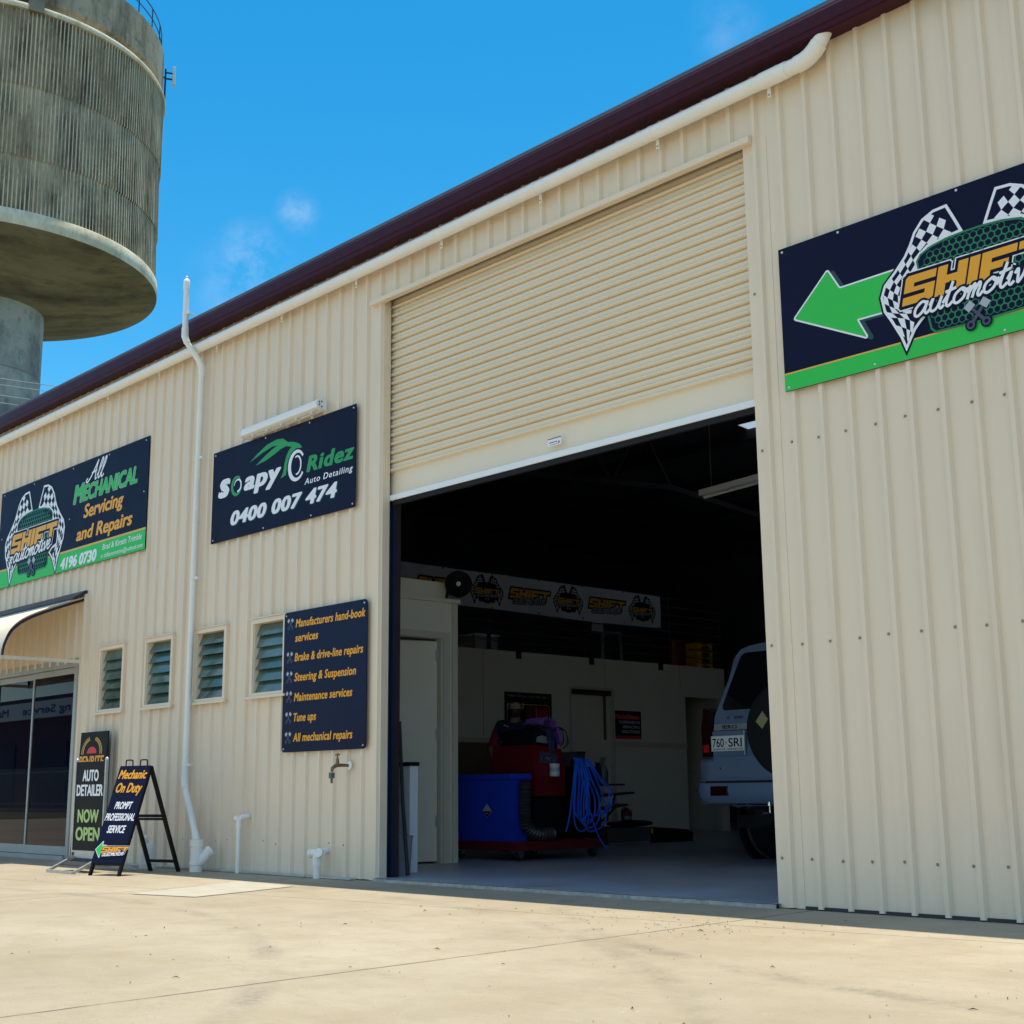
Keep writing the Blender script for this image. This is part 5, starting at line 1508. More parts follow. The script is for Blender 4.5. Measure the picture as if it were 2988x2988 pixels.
# trolley with the blue bin and the red machine
TXa, TXb, TYa, TYb = -10.55, -9.55, 8.98, 10.14
tr = empty('red_trolley', ((TXa + TXb) / 2, (TYa + TYb) / 2, Fz), 'low dark red trolley on castors under the blue bin and red machine', 'trolley')
mb = MB(); mb.box(TXa, TXb, TYa, TYb, .115, .20, bev=.008); mb.build('deck', mat('worn_red_deck', (0.11, 0.006, 0.010), .5, var=.2), tr)
for x in (TXa + .09, TXb - .07):
    for y in (TYa + .08, TYb - .08):
        mb = MB(); mb.lathe([(.036, -.018), (.038, 0), (.036, .018)], (x, y, Fz + .038), n=18, axis='X'); cw = mb.build('castor', 'rubber', tr)
        mb = MB(); mb.box(x - .032, x - .024, y - .03, y + .03, Fz + .035, .114); mb.box(x + .024, x + .032, y - .03, y + .03, Fz + .035, .114); mb.box(x - .04, x + .04, y - .04, y + .04, .100, .1145); mb.build('castor_fork', 'chrome', cw)
bb_ = empty('blue_bin', (-10.1, 9.2, .20), 'large blue plastic bin with a small diamond hazard label, on the red trolley', 'bin')
mb = MB()
x0, x1, y0, y1, z0, z1 = -10.50, -9.68, 9.02, 9.27, .2005, .78
mb.add([(x0 + .02, y0 + .02, z0), (x1 - .03, y0 + .02, z0), (x1 - .03, y1 - .02, z0), (x0 + .02, y1 - .02, z0), (x0, y0, z1), (x1, y0, z1), (x1, y1, z1), (x0, y1, z1)], [(0, 3, 2, 1), (4, 5, 6, 7), (0, 1, 5, 4), (1, 2, 6, 5), (2, 3, 7, 6), (3, 0, 4, 7)])
b1 = mb.build('bin_body', 'bluebin', bb_)
mb = MB(); mb.box(x0 - .015, x1 + .015, y0 - .018, y1 + .01, z1 + .0005, z1 + .055, bev=.01); mb.build('rim', 'bluebin', bb_)
DP = Panel((0, y0 + .006, 0), (1, 0, 0), (0, 0, 1))
c = (-10.035, .485)
flat(DP, [[(c[0], c[1] - .068), (c[0] + .068, c[1]), (c[0], c[1] + .068), (c[0] - .068, c[1])]], 'grey', .004, b1, 'hazard_label')
flat(DP, [[(c[0], c[1] - .062), (c[0] + .058, c[1] - .004), (c[0] - .058, c[1] - .004)]], 'black', .005, b1, 'hazard_label_lower'); flat(DP, [rect(c[0] - .02, c[0] + .02, c[1] - .028, c[1] - .02)], 'grey', .006, b1, 'hazard_number')
XM = Matrix.Translation((-9.80, 9.45, 0)) @ Matrix.Diagonal((.62 / .68, .43 / .61, 1, 1)) @ Matrix.Translation((9.64, -9.45, 0))
M['ductm'] = mat('ribbed_rubber', (0.03, 0.03, 0.036), .35)
mc = empty('service_machine', (-10.1, 9.7, .20), 'dark red workshop machine on the trolley, with a black sloping hood and hoses', 'machine')
mb = MB(xf=XM); mb.box(-10.30, -9.68, 9.47, 10.02, .2005, .62, bev=.01); mb.build('base_cabinet', 'black', mc)
mb = MB(xf=XM); mb.prism([(9.45, .621), (10.04, .621), (10.06, .90), (9.98, 1.08), (9.46, 1.12), (9.44, .90)], -10.32, -9.64); mb.build('red_body', 'redpaint', mc)
mb = MB(xf=XM); mb.prism([(9.47, 1.121), (9.985, 1.081), (9.95, 1.20), (9.80, 1.26), (9.62, 1.28), (9.49, 1.25)], -10.20, -9.70); mb.build('hood', 'black', mc)
mb = MB(xf=XM); mb.prism([(9.52, .95), (9.86, .93), (9.90, 1.02), (9.56, 1.06)], -9.6395, -9.625); mb.build('control_panel', 'slate', mc)
for y, z in ((9.58, .985), (9.66, .985), (9.74, .975), (9.82, .965)):
    mb = MB(xf=XM); mb.lathe([(.014, 0), (.011, .02)], (-9.625, y, z), n=12, axis='X'); mb.build('knob', 'chrome', mc)
mb = MB(xf=XM); mb.prism([(9.56, 1.15), (9.84, 1.13), (9.85, 1.19), (9.66, 1.215), (9.57, 1.20)], -9.6995, -9.68); mb.build('badge_plate', 'palegrey', mc)
mb = MB()
pth = smoothpath([(-9.615, 9.13, .77), (-9.612, 9.13, .60), (-9.610, 9.13, .44), (-9.60, 9.15, .33), (-9.58, 9.28, .265), (-9.57, 9.46, .265)], 10)
mb.tube(pth, [.064 if i % 2 else .052 for i in range(len(pth))], n=18); mb.build('ribbed_duct', 'ductm', mc)
mb = MB(xf=XM); mb.tube(smoothpath([(-9.70, 9.85, 1.25), (-9.66, 10.06, 1.28), (-9.64, 10.12, 1.15), (-9.66, 10.04, 1.09)], 6), .007, n=8); mb.tube(smoothpath([(-9.70, 9.80, 1.25), (-9.66, 9.99, 1.30), (-9.64, 10.03, 1.18), (-9.66, 10.0, 1.10)], 6), .006, n=8); mb.build('cable_loop', 'rubber', mc)
mb = MB(xf=XM); mb.box(-9.638, -9.56, 9.98, 10.2, .98, 1.05); mb.tube([(-9.58, 10.2, 1.02), (-9.57, 10.29, 1.02)], .006, n=8); mb.build('side_tray', 'darksteel', mc)
o = empty('oil_filter', (-9.755, 9.68, .81), 'white canister hanging on the side of the red machine', 'canister')
mb = MB(); mb.lathe([(.040, 0), (.050, .008), (.050, .105), (.052, .108), (.052, .125), (.03, .128)], (-9.755, 9.68, .81), n=24); mb.build('canister', 'bannerv', o, smooth=True)
mb = MB(); mb.lathe([(.0505, .0), (.0505, .035)], (-9.755, 9.68, .86), n=24, cap=False); mb.build('paper_band', 'grey', o)
# blue air hose hung in loops
hs_ = []
mb = MB(); rnd_ = random.Random(5)
for k in range(9):
    y0 = 9.80 + rnd_.uniform(-.05, .05); y1 = 9.84 + .014 * k + rnd_.uniform(-.02, .02)
    zb = .30 + rnd_.uniform(-.03, .10) if k < 7 else .42
    wl = .10 + .02 * k; xo = -9.60 + rnd_.uniform(-.02, .05)
    yb = 9.80 + .022 * k
    mb.tube(smoothpath([(xo, y0, .99), (xo + .01, yb - .03, .80), (xo + .02, yb - .07, .52), (xo + .02, yb - .05, zb + .06), (xo + .02, yb + .04, zb), (xo + .02, yb + wl, zb + .07), (xo + .02, yb + wl * 1.12, zb + .25), (xo + .01, yb + wl * .6, .78), (xo, y1 + .02, .98)], 6), .0075, n=8)
mb.tube(smoothpath([(-9.57, 9.93, .95), (-9.56, 9.95, .55), (-9.54, 10.06, .24), (-9.50, 10.14, .10)], 6), .0075, n=8)
mb.tube(smoothpath([(-9.58, 9.80, .95), (-9.57, 9.70, .45), (-9.55, 9.62, .28)], 6), .0075, n=8)
tag(mb.build('air_hose', 'bluehose', smooth=True), 'bright blue air hose hung in long loops beside the red machine', 'hose')
# cloths over the machine
def clothmesh(fn, nu, nv):
    vs = [fn(i / nu, j / nv) for i in range(nu + 1) for j in range(nv + 1)]
    return vs, [(i * (nv + 1) + j, (i + 1) * (nv + 1) + j, (i + 1) * (nv + 1) + j + 1, i * (nv + 1) + j + 1) for i in range(nu) for j in range(nv)]
prof_ = smoothpath([(0, 9.62, 1.33), (0, 9.72, 1.385), (0, 9.86, 1.36), (0, 9.96, 1.26), (0, 10.03, 1.12)], 8)
def pc(u, v):
    p = prof_[min(len(prof_) - 1, int(u * (len(prof_) - 1)))]
    return (-9.95 + .30 * v, p.y + .012 * sin(v * 26), p.z + .016 * sin(u * 44 + v * 3))
mb = MB(xf=XM); mb.fixn = False; mb.add(*clothmesh(pc, 32, 10))
tag(mb.build('purple_cloth', 'purple', smooth=True), 'crumpled purple cloth draped over the top of the red machine', 'cloth')
prof2 = smoothpath([(-10.1, 0, 1.285), (-9.85, 0, 1.305), (-9.68, 0, 1.27), (-9.64, 0, 1.16), (-9.625, 0, 1.00)], 8)
def pc2(u, v):
    p = prof2[min(len(prof2) - 1, int(u * (len(prof2) - 1)))]
    w = 1 - .75 * max(0, u - .6) / .4
    return (p.x + .008 * sin(v * 9 + u * 5), 9.70 + (.20 * v - .05) * w + .06 * u, p.z + .006 * sin(v * 14))
mb = MB(xf=XM); mb.fixn = False; mb.add(*clothmesh(pc2, 24, 8))
tag(mb.build('dark_cloth', 'cloth', smooth=True), 'dark navy rag hanging down over the hood of the red machine', 'cloth')

# dark shelving with odds and ends behind the machine
rk = empty('parts_rack', (-11.7, 11.7, Fz), 'black parts rack with shelf boards sticking out, behind the blue hose', 'rack')
mb = MB()
for x, y in ((-11.95, 11.2), (-11.5, 11.2), (-11.95, 12.15), (-11.5, 12.15)): mb.box(x - .02, x + .02, y - .02, y + .02, Fz, 1.0)
mb.box(-11.93, -11.52, 11.22, 12.13, .10, .95); mb.build('rack_frame', 'black', rk)
for z, y1, t in ((.735, 12.55, 0), (.62, 12.72, .035), (.47, 12.60, .05)):
    mb = MB(); mb.bar((-11.55, 12.16, z - t * .5), (-11.52, y1, z + t * .5), .20, .024); mb.build('shelf_board', 'darksteel', rk)
mb = MB(); mb.bar((-11.5, 12.40, .50), (-11.5, 12.45, .62), .02, .02); mb.bar((-11.5, 12.2, .30), (-11.5, 12.44, .46), .02, .02); mb.bar((-11.5, 12.3, .30), (-11.5, 12.32, .46), .015, .015); mb.build('shelf_brace', 'darksteel', rk)
for i, (y, z, w, h_) in enumerate(((11.45, .998, .16, .12), (11.72, .951, .14, .10), (11.98, .951, .12, .16))):
    oo = empty('small_parts_box', (-11.7, y, z), ['small black parts box at the near end of the rack top', 'small black parts box in the middle of the rack top', 'small black parts box at the far end of the rack top, nearest the bottle'][i], 'box', 'small boxes on the parts rack')
    mb = MB(); mb.box(-11.85, -11.6, y - w / 2, y + w / 2, .9505, .951 + h_, bev=.006); mb.build('carton', 'card', oo)
    mb = MB(); mb.box(-11.855, -11.595, y - w / 2 - .005, y + w / 2 + .005, .9515 + h_, .9515 + h_ + .02); mb.build('lid', 'darksteel', oo)
o = empty('spray_bottle', (-11.55, 12.3, .75), 'clear tall bottle standing on the top shelf board of the black rack', 'bottle')
mb = MB(); mb.lathe([(.058, 0), (.062, .01), (.060, .15), (.045, .20), (.028, .24), (.026, .28), (.032, .285), (.032, .32), (.01, .325)], (-11.55, 12.30, .742), n=20)
M['clearp'] = mat('cloudy_plastic', (.22, .26, .26), .2, trans=.4)
mb.build('bottle', 'clearp', o, smooth=True)
# cartons on the floor
o = empty('parts_carton', (-11.9, 12.75, Fz), 'dark grey flat carton on the workshop floor, left of the black carton', 'box')
mb = MB(); mb.box(-12.3, -11.50, 12.30, 13.08, Fz, .215); mb.build('carton', 'card', o)
mb = MB(); mb.box(-11.4995, -11.495, 12.32, 13.06, .03, .04); mb.build('edge_tape', 'palegrey', o)
o = empty('parts_carton', (-11.9, 13.5, Fz), 'black flat carton on the workshop floor with a small orange tag', 'box')
mb = MB(); mb.prism([(13.10, Fz), (13.90, Fz), (13.91, .12), (13.80, .17), (13.12, .215)], -12.2, -11.50); mb.build('carton', 'black', o)
mb = MB(); mb.box(-11.4995, -11.496, 13.095, 13.125, .135, .20); mb.build('tag', 'orange', o)
mb = MB()
def bagp(u, v):
    a = 2 * pi * u; r = (1 - abs(2 * v - 1) ** 2.2) ** .5
    return (-11.75 + .17 * r * cos(a) * (1 + .1 * sin(3 * a)), 12.98 + .40 * r * sin(a), .218 + .075 * (2 * v) * .55 * (1 + .25 * sin(5 * a) * (1 - v)))
mb.add(*clothmesh(bagp, 28, 8)); tag(mb.build('plastic_bag', 'black', smooth=True), 'crumpled black plastic bag lying on top of the flat cartons', 'bag')
o = empty('red_can', (-11.85, 13.0, .30), 'dark red can with a pale band and a black handle, standing behind the black bag', 'can')
mb = MB(); mb.lathe([(.07, 0), (.07, .19), (.06, .20), (.03, .215), (.03, .235)], (-12.05, 13.25, .215), n=22); mb.build('can', 'redpaint', o, smooth=True)
mb = MB(); mb.lathe([(.0708, .085), (.0708, .13)], (-12.05, 13.25, .215), n=22, cap=False); mb.build('label_band', 'palegrey', o)
mb = MB(); mb.tube(smoothpath([(-12.03, 13.18, .30), (-12.02, 13.13, .36), (-12.03, 13.15, .43), (-12.05, 13.22, .455)], 5), .008, n=8); mb.build('handle', 'rubber', o)

# ------------------------------------------------------------------ the four wheel drive parked tail out
CX, CYR = -7.13, 9.86
car = empty('parked_car', (CX, CYR + 2.2, Fz), 'silver blue four wheel drive parked tail out, spare wheel on its back door', 'car')
cf = Matrix.Translation((CX, CYR, 0))
def CM(): return MB(xf=cf)
# body lofted along its length: (y, [(halfwidth, z) from sill to roof centre])
def sec(y, sill, belt, roof, wb, wr, ws):
    return (y, [(0, sill), (ws * .7, sill), (ws, sill + .05), (wb, sill + .28), (wb + .005, belt - .22), (wb - .01, belt - .06), (wb - .035, belt), (wb - .06, belt + .05), (wr + .05, roof - .09), (wr, roof - .035), (wr - .09, roof - .004), (wr * .5, roof + .012), (0, roof + .02)])
ST = [sec(.0, .62, 1.36, 1.955, .765, .515, .74), sec(.05, .52, 1.36, 1.955, .80, .575, .80), sec(.14, .50, 1.36, 1.955, .845, .625, .84), sec(.5, .45, 1.36, 1.955, .89, .66, .86), sec(1.6, .42, 1.34, 1.96, .895, .67, .86), sec(2.7, .42, 1.32, 1.95, .895, .66, .86), sec(3.05, .42, 1.30, 1.86, .895, .655, .86), sec(3.55, .44, 1.26, 1.36, .89, .70, .86), sec(4.3, .46, 1.18, 1.24, .86, .72, .83), sec(4.62, .52, 1.05, 1.10, .78, .66, .76)]
mb = CM(); nn = len(ST[0][1]); loop = 2 * nn - 2
for y, h_ in ST:
    tilt = lambda z, y=y: y + (max(0, z - 1.0) * .17 if y < .3 else 0)
    pts = [(w, tilt(z), z) for w, z in h_] + [(-w, tilt(z), z) for w, z in h_[-2:0:-1]]
    for p in pts: mb.v.append(cf @ Vector(p))
for i in range(len(ST) - 1):
    for k in range(loop): mb.f.append([i * loop + k, i * loop + (k + 1) % loop, (i + 1) * loop + (k + 1) % loop, (i + 1) * loop + k]); mb.mi.append(0)
mb.f.append(list(range(loop))); mb.mi.append(0); mb.f.append([(len(ST) - 1) * loop + k for k in range(loop)][::-1]); mb.mi.append(0)
bdy = mb.build('body', 'silver', car, smooth=True)
def rp(z, off=0): return -off + max(0, z - 1.0) * .17      # rear face plane
def rearpoly(pts, m, name, parent, t=.012, off=.002):
    mb = CM(); n = len(pts)
    mb.add([(x, rp(z, off + t), z) for x, z in pts] + [(x, rp(z, off), z) for x, z in pts], [tuple(range(n)), tuple(range(2 * n - 1, n - 1, -1))] + [(i, n + i, n + (i + 1) % n, (i + 1) % n) for i in range(n)])
    return mb.build(name, m, parent)
# tailgate panel and its glass
TG = [(-.735, .93), (.735, .93), (.745, 1.33), (.715, 1.40), (.50, 1.928), (-.50, 1.928), (-.715, 1.40), (-.745, 1.33)]
tg = rearpoly(rnd(TG, .03), 'silver', 'tailgate', car, t=.022, off=.0)
rearpoly(rnd([(-.675, 1.372), (.675, 1.372), (.475, 1.888), (-.475, 1.888)], .06), 'carglass', 'rear_window', tg, t=.006, off=.0225)
rearpoly([(-.735, 1.193), (.735, 1.193), (.735, 1.247), (-.735, 1.247)], 'alu', 'chrome_strip', tg, t=.014, off=.0225)
CP = Panel(cf @ Vector((0, rp(1.22, .0385), 0)), (1, 0, 0), (0, 0, 1))
text(CP, 'JERO', -.645, -.47, 1.203, .034, 'black', .001, tg, bold=.02)
CP2 = Panel(cf @ Vector((0, rp(1.31, .026), 0)), (1, 0, 0), (0, 0, 1))
dm = lambda x, z, a: [(x + .018 * cos(R_(a)), z + .018 * sin(R_(a))), (x + .011 * cos(R_(a + 65)), z + .011 * sin(R_(a + 65))), (x, z), (x + .011 * cos(R_(a - 65)), z + .011 * sin(R_(a - 65)))]
flat(CP2, [dm(-.585, 1.305, 90), dm(-.585, 1.305, 210), dm(-.585, 1.305, 330)], 'slate', .004, tg, 'maker_badge', step=.0001)
flat(CP2, [rect(-.52, -.42, 1.293, 1.315)], 'slate', .004, tg, 'model_badge')
mb = CM(); mb.box(-.72, -.36, -.045, -.0225, .955, 1.185, bev=.006); pr2 = mb.build('plate_recess', 'silver', tg)
mb = CM(); mb.box(-.73, -.358, -.052, -.0455, 1.005, 1.139); pl = mb.build('number_plate', 'plate', tg)
NP_ = Panel(cf @ Vector((0, -.052, 0)), (1, 0, 0), (0, 0, 1))
text(NP_, '760', -.715, -.585, 1.04, .078, 'black', .001, pl, bold=.015); text(NP_, 'SRI', -.535, -.385, 1.04, .078, 'black', .001, pl, bold=.015)
flat(NP_, [disc((-.561, 1.078), .006)], 'black', .001, pl, 'plate_dot')
text(NP_, 'QUEENSLAND - SUNSHINE STATE', -.715, -.372, 1.014, .014, 'black', .001, pl, bold=.02)
# lamps
for s_ in (-1, 1):
    mb = CM(); mb.prism([(s_ * .755, .96), (s_ * .865, .96), (s_ * .875, 1.20), (s_ * .84, 1.40), (s_ * .752, 1.36)], -.012, .30, 'Y'); lm = mb.build('tail_lamp', 'lampred', car)
    mb = CM(); mb.box(min(s_ * .79, s_ * .85), max(s_ * .79, s_ * .85), -.016, -.0125, 1.0, 1.065); mb.build('reflector', 'lampbright', lm)
# bumper with step and fog lamps
mb = CM(); n = 14
bp_ = [(-.19, .70), (-.20, .66), (-.185, .60), (-.13, .545), (-.02, .53), (.12, .55), (.12, .93), (-.03, .945), (-.11, .935), (-.135, .91), (-.14, .76), (-.15, .735), (-.19, .722)]
xs = [-.905 + 1.81 * k / 24 for k in range(25)]
def shape(x):
    a = abs(x) / .93; k = max(0, (a - .72) / .28); return .10 * k ** 2 * 1.0
vs = []
for x in xs:
    d = shape(x)
    for y, z in bp_: vs.append((x, y + d * 1.6, z))
K = len(bp_)
mb.add(vs, [(i * K + k, i * K + (k + 1) % K, (i + 1) * K + (k + 1) % K, (i + 1) * K + k) for i in range(24) for k in range(K)] + [tuple(range(K)), tuple(24 * K + k for k in range(K))[::-1]])
bmp = mb.build('rear_bumper', 'silver', car, smooth=True)
mb = CM(); mb.prism([(-.62, .952), (.62, .952), (.66, .77), (-.66, .77)], -.148, -.1405, 'Y'); mb.build('step_panel', 'silver', bmp)
mb = CM(); mb.box(-.70, .70, -.192, -.14, .7225, .742); mb.build('step_tread', 'rubber', bmp)
for s_ in (-1, 1):
    mb = CM(); mb.box(min(s_ * .45, s_ * .64), max(s_ * .45, s_ * .64), -.207, -.16, .612, .695, bev=.006); fl_ = mb.build('bumper_lamp', 'lampred', bmp)
mb = CM(); mb.tube([(-.55, -.146, .845), (-.55, -.16, .85)], .012, n=10); mb.build('latch', 'chrome', bmp)
mb = CM(); mb.box(-.05, .05, -.20, .20, .40, .47); mb.build('tow_bar', 'black', car)
mb = CM(); mb.lathe([(.012, 0), (.012, .05), (.025, .055), (.027, .075), (.018, .095)], (.02, -.23, .47), n=16); mb.box(-.03, .07, -.27, -.195, .458, .472); mb.build('tow_ball', 'chrome', car, smooth=True)
# spare wheel in its cover
mb = CM(); mb.lathe([(.10, -.335), (.30, -.335), (.375, -.315), (.405, -.27), (.41, -.20), (.40, -.12), (.37, -.08), (.2, -.07)], (.25, 0, 1.165), n=56, axis='Y'); sp = mb.build('spare_wheel', 'rubber', car, smooth=True)
mb = CM(); mb.box(.15, .35, -.10, -.025, 1.05, 1.30); mb.build('wheel_bracket', 'black', sp)
SPn = Panel(cf @ Vector((0, -.3355, 0)), (1, 0, 0), (0, 0, 1))
flat(SPn, [[(-.01, 1.235), (.055, 1.17), (.12, 1.25), (.065, 1.32)]], 'oldgold', .002, sp, 'warning_sticker')
flat(SPn, [rect(.165, .225, 1.06, 1.13)], 'yellow', .002, sp, 'side_sticker')
# wheels
for s_ in (-1, 1):
    for y in (.98, 3.75):
        mb = CM(); mb.lathe([(.20, -.115), (.33, -.125), (.375, -.09), (.385, 0), (.375, .09), (.33, .125), (.20, .115)], (s_ * .76, y, Fz + .383), n=36, axis='X'); wl_ = mb.build('wheel', 'rubber', car, smooth=True)
        mb = CM(); mb.lathe([(.02, -.10), (.205, -.118), (.215, -.11), (.215, .11), (.205, .118), (.02, .10)], (s_ * .76, y, Fz + .383), n=28, axis='X'); mb.build('rim', 'alu', wl_, smooth=True)
        mb = CM(); mb.lathe([(.40, -.02), (.47, -.02), (.47, .02), (.40, .02)], (s_ * .895, y, Fz + .40), n=36, axis='X', cap=False); mb.build('wheel_arch', 'black', car)
mb = CM(); mb.box(-.60, .60, .12, 4.2, .33, .44); mb.box(-.30, -.12, -.02, .5, .36, .50); mb.build('underbody', 'black', car)
for s_ in (-1, 1):
    for (ya, yb, yt0, yt1) in ((.34, 1.15, .45, 1.14), (1.22, 2.05, 1.22, 2.03), (2.12, 3.10, 2.12, 2.76)):
        mb = CM()
        P4 = [(ya, 1.40), (yb, 1.385), (yt1, 1.84), (yt0, 1.85)]
        w = lambda z: .845 - (z - 1.38) * .33
        a = [(s_ * (w(z) + .012), y, z) for y, z in P4]; b = [(s_ * (w(z) - .01), y, z) for y, z in P4]
        mb.add(a + b, [(0, 1, 2, 3), (7, 6, 5, 4), (0, 4, 5, 1), (1, 5, 6, 2), (2, 6, 7, 3), (3, 7, 4, 0)]); mb.build('side_window', 'carglass', car)
    mb = CM(); mb.box(min(s_ * .94, s_ * 1.08), max(s_ * .94, s_ * 1.08), 2.85, 2.95, 1.28, 1.44, bev=.02); mb.build('wing_mirror', 'silver', car)
mb = CM(); mb.add([(-.60, 3.10, 1.84), (.60, 3.10, 1.84), (.70, 3.56, 1.385), (-.70, 3.56, 1.385), (-.60, 3.13, 1.86), (.60, 3.13, 1.86), (.70, 3.59, 1.40), (-.70, 3.59, 1.40)], [(0, 1, 2, 3), (7, 6, 5, 4), (0, 4, 5, 1), (1, 5, 6, 2), (2, 6, 7, 3), (3, 7, 4, 0)]); mb.build('windscreen', 'carglass', car)
for s_ in (-1, 1):
    mb = CM(); mb.box(min(s_ * .45, s_ * .74), max(s_ * .45, s_ * .74), 4.58, 4.66, .86, 1.02, bev=.02); mb.build('headlight', 'opal', car)

# ------------------------------------------------------------------ the person standing behind the red machine
M['skin'] = mat('skin', (0.42, 0.25, 0.17), .55, var=.06, vs=20)
M['hair'] = mat('dark_hair', (0.035, 0.022, 0.016), .7, var=.3, vs=90, bump=.5, bs=220)
M['shirtnavy'] = mat('navy_shirt', (0.012, 0.014, 0.05), .85, var=.15, vs=14, bump=.4, bs=30)
M['shirtred'] = mat('red_shirt_panel', (0.26, 0.012, 0.03), .85, var=.15, vs=14, bump=.4, bs=30)
M['trousers'] = mat('black_work_trousers', (0.012, 0.013, 0.02), .9, var=.2, vs=12, bump=.4, bs=30)
M['boot'] = mat('brown_boot', (0.06, 0.035, 0.02), .6, var=.2, vs=30)
M['eye'] = mat('eye_white', (0.7, 0.68, 0.64), .2); M['iris'] = mat('dark_iris', (0.03, 0.02, 0.015), .2)
PX, PY = -11.16, 10.47
pf = Vector((.73, -.683, 0)).normalized(); pr3 = Vector((pf.y, -pf.x, 0))
PM = Matrix((pr3, pf, Vector((0, 0, 1)))).transposed().to_4x4(); PM = Matrix.Translation((PX, PY, Fz)) @ PM @ Matrix.Scale(.957, 4)
V3 = []; RAD = []; ED = []; LAB = []
def jt(p, r, parent=None, lab='torso'):
    V3.append(Vector(p)); RAD.append(r if isinstance(r, tuple) else (r, r))
    if parent is not None: ED.append((parent, len(V3) - 1)); LAB.append(lab)
    return len(V3) - 1
pel = jt((0, 0, .95), (.155, .115))
sp1 = jt((0, .015, 1.10), (.150, .110), pel); sp2 = jt((0, .045, 1.25), (.165, .115), sp1); che = jt((0, .06, 1.38), (.165, .105), sp2)
nk = jt((0, .085, 1.475), .062, che, 'neck'); nk2 = jt((0, .105, 1.535), .056, nk, 'neck')
hd1 = jt((0, .130, 1.585), (.066, .080), nk2, 'head'); hd2 = jt((0, .130, 1.645), (.076, .097), hd1, 'head'); hd3 = jt((0, .120, 1.695), (.066, .085), hd2, 'head')
for s_ in (1, -1):
    sh_ = jt((s_ * .175, .055, 1.415), .070, che, 'torso')
    if s_ > 0: el, wr, pm = (.285, .07, 1.15), (.215, .31, 1.03), (.185, .39, 1.02)
    else: el, wr, pm = (-.270, .12, 1.16), (-.16, .36, 1.13), (-.12, .44, 1.125)
    ua = jt((sh_ and (V3[sh_] * .5 + Vector(el) * .5)), .056, sh_, 'upper_arm')
    e_ = jt(el, .046, ua, 'upper_arm'); fa = jt(Vector(el) * .55 + Vector(wr) * .45, .042, e_, 'forearm'); w_ = jt(wr, .029, fa, 'forearm'); p_ = jt(pm, (.036, .018), w_, 'hand')
    d = (Vector(pm) - Vector(wr)).normalized(); side = Vector((0, 0, 1)).cross(d).normalized()
    for k, ln in enumerate((.070, .080, .075, .058)):
        o_ = side * (.024 - .016 * k) * -s_
        f1 = jt(Vector(pm) + d * .030 + o_, .010, p_, 'hand'); f2 = jt(Vector(pm) + d * (.030 + ln * .5) + o_ * 1.15 + Vector((0, 0, -.008)), .009, f1, 'hand'); jt(Vector(pm) + d * (.030 + ln * .85) + o_ * 1.15 + Vector((0, 0, -.035)), .008, f2, 'hand')
    t1 = jt(Vector(wr) + d * .045 + side * .036 * -s_, .012, p_, 'hand'); jt(Vector(wr) + d * .085 + side * .055 * -s_ + Vector((0, 0, -.012)), .010, t1, 'hand')
    hp_ = jt((s_ * .095, .0, .90), .095, pel, 'thigh'); th = jt((s_ * .105, .015, .70), .082, hp_, 'thigh'); kn = jt((s_ * .110, .025, .49), .060, th, 'thigh')
    cf_ = jt((s_ * .113, -.005, .34), .057, kn, 'shin'); ak = jt((s_ * .115, -.02, .10), .040, cf_, 'shin'); hl = jt((s_ * .118, .03, .055), .045, ak, 'foot'); jt((s_ * .125, .17, .040), .038, hl, 'foot')
me = bpy.data.meshes.new('b'); me.from_pydata([tuple(v) for v in V3], ED, [])
tmp = bpy.data.objects.new('b', me); COL.objects.link(tmp)
sk_ = tmp.modifiers.new('s', 'SKIN'); sk_.use_smooth_shade = True
ss_ = tmp.modifiers.new('u', 'SUBSURF'); ss_.levels = 2; ss_.render_levels = 2
if not me.skin_vertices:
    bpy.context.view_layer.objects.active = tmp
    bpy.ops.mesh.customdata_skin_add()
for i, r in enumerate(RAD):
    me.skin_vertices[0].data[i].radius = r
    me.skin_vertices[0].data[i].use_root = (i == pel)
dg = bpy.context.evaluated_depsgraph_get()
bme = bpy.data.meshes.new_from_object(tmp.evaluated_get(dg))
verts = [v.co.copy() for v in bme.vertices]; nors = [v.normal.copy() for v in bme.vertices]; faces = [list(p.vertices) for p in bme.polygons]
bpy.data.objects.remove(tmp)
def segd(p, a, b):
    ab = b - a; t = max(0, min(1, (p - a).dot(ab) / max(1e-9, ab.length_squared))); return (p - (a + ab * t)).length
flab = []
for f in faces:
    c = sum((verts[i] for i in f), Vector()) / len(f)
    best = min(range(len(ED)), key=lambda k: segd(c, V3[ED[k][0]], V3[ED[k][1]]) - .5 * min(RAD[ED[k][0]][0], RAD[ED[k][1]][0]))
    flab.append((LAB[best], c))
person = None
root = empty('person', (PX, PY, Fz), 'person with a dark beard and navy and red work shirt, standing behind the red machine', 'person')
mb = MB(xf=PM); mb.add(verts, faces); body = mb.build('body', 'skin', root, smooth=True)
def shell(name, mats, test, off, mfn=None):
    mb = MB(xf=PM); used = {}; vs = []; fs = []; mi = []
    for f, (lb, c) in zip(faces, flab):
        if not test(lb, c): continue
        q = []
        for i in f:
            if i not in used: used[i] = len(vs); vs.append(verts[i] + nors[i] * off)
            q.append(used[i])
        fs.append(q); mi.append(mfn(lb, c) if mfn else 0)
    if not fs: return None
    mb.fixn = False
    mb.add(vs, fs); mb.mi = mi
    return mb.build(name, mats, root, smooth=True)
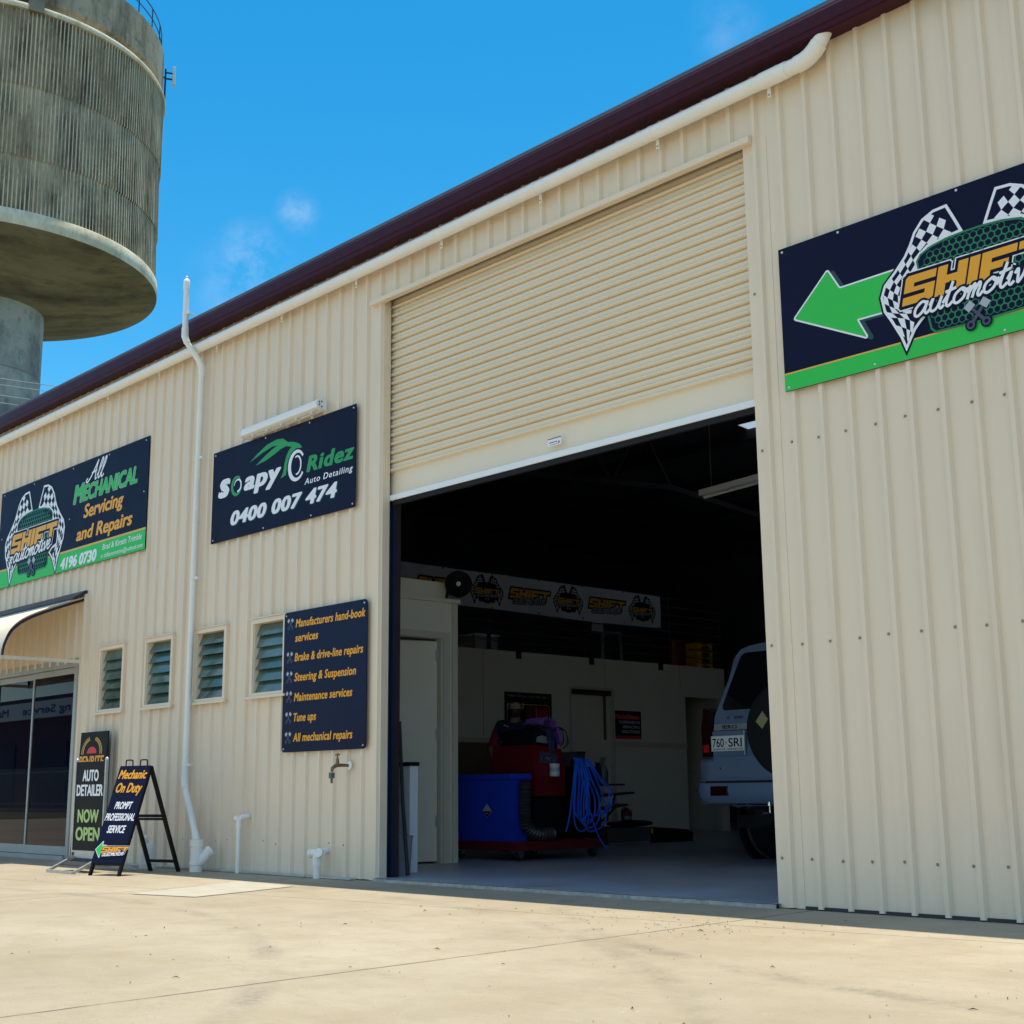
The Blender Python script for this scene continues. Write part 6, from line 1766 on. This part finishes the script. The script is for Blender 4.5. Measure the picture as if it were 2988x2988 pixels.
shell('shirt', ['shirtnavy', 'shirtred'], lambda l, c: (l == 'torso' and c.z > .90) or l == 'upper_arm', .012, lambda l, c: 1 if (l == 'upper_arm' and abs(c.x) > .215) or (l == 'torso' and c.z < 1.25) else 0)
shell('trousers', 'trousers', lambda l, c: l in ('thigh', 'shin') or (l == 'torso' and c.z <= .94), .010)
shell('boots', 'boot', lambda l, c: l == 'foot', .010)
shell('hair', 'hair', lambda l, c: l == 'head' and (c.z > 1.692 or (c.y < .115 and c.z > 1.60)), .008)
shell('beard', 'hair', lambda l, c: l == 'head' and c.z < 1.612 and c.y > .12, .006)
for s_ in (-1, 1):
    mb = MB(xf=PM); mb.lathe([(.001, .008), (.007, .005), (.0095, 0), (.007, -.005), (.001, -.008)], (s_ * .031, .207, 1.655), n=12, axis='Y'); mb.build('eye', 'eye', body, smooth=True)
    mb = MB(xf=PM); mb.lathe([(.0055, .0078), (.001, .0092)], (s_ * .031, .207, 1.655), n=10, axis='Y'); mb.build('iris', 'iris', body)
    mb = MB(xf=PM); mb.tube(smoothpath([(s_ * .074, .115, 1.665), (s_ * .090, .105, 1.675), (s_ * .092, .10, 1.645), (s_ * .078, .118, 1.615)], 4), .009, n=8); mb.build('ear', 'skin', body, smooth=True)
    mb = MB(xf=PM); mb.tube([(s_ * .014, .226, 1.676), (s_ * .033, .224, 1.681), (s_ * .050, .208, 1.675)], [.003, .0045, .003], n=8); mb.build('eyebrow', 'hair', body)
mb = MB(xf=PM); mb.tube([(0, .222, 1.668), (0, .238, 1.640), (0, .242, 1.622), (0, .222, 1.616)], [.007, .010, .014, .010], n=10); mb.build('nose', 'skin', body, smooth=True)
M['lip_'] = mat('lips', (0.30, 0.12, 0.10), .5)
mb = MB(xf=PM); mb.tube([(-.024, .212, 1.589), (0, .224, 1.591), (.024, .212, 1.589)], [.003, .006, .003], n=8); mb.build('mouth', 'lip_', body, smooth=True)
mb = MB(xf=PM); mb.add([(.075, .197, 1.40), (.135, .180, 1.42), (.140, .178, 1.432), (.080, .195, 1.415)], [(0, 1, 2, 3)]); mb.build('shirt_mark', 'grey', root)
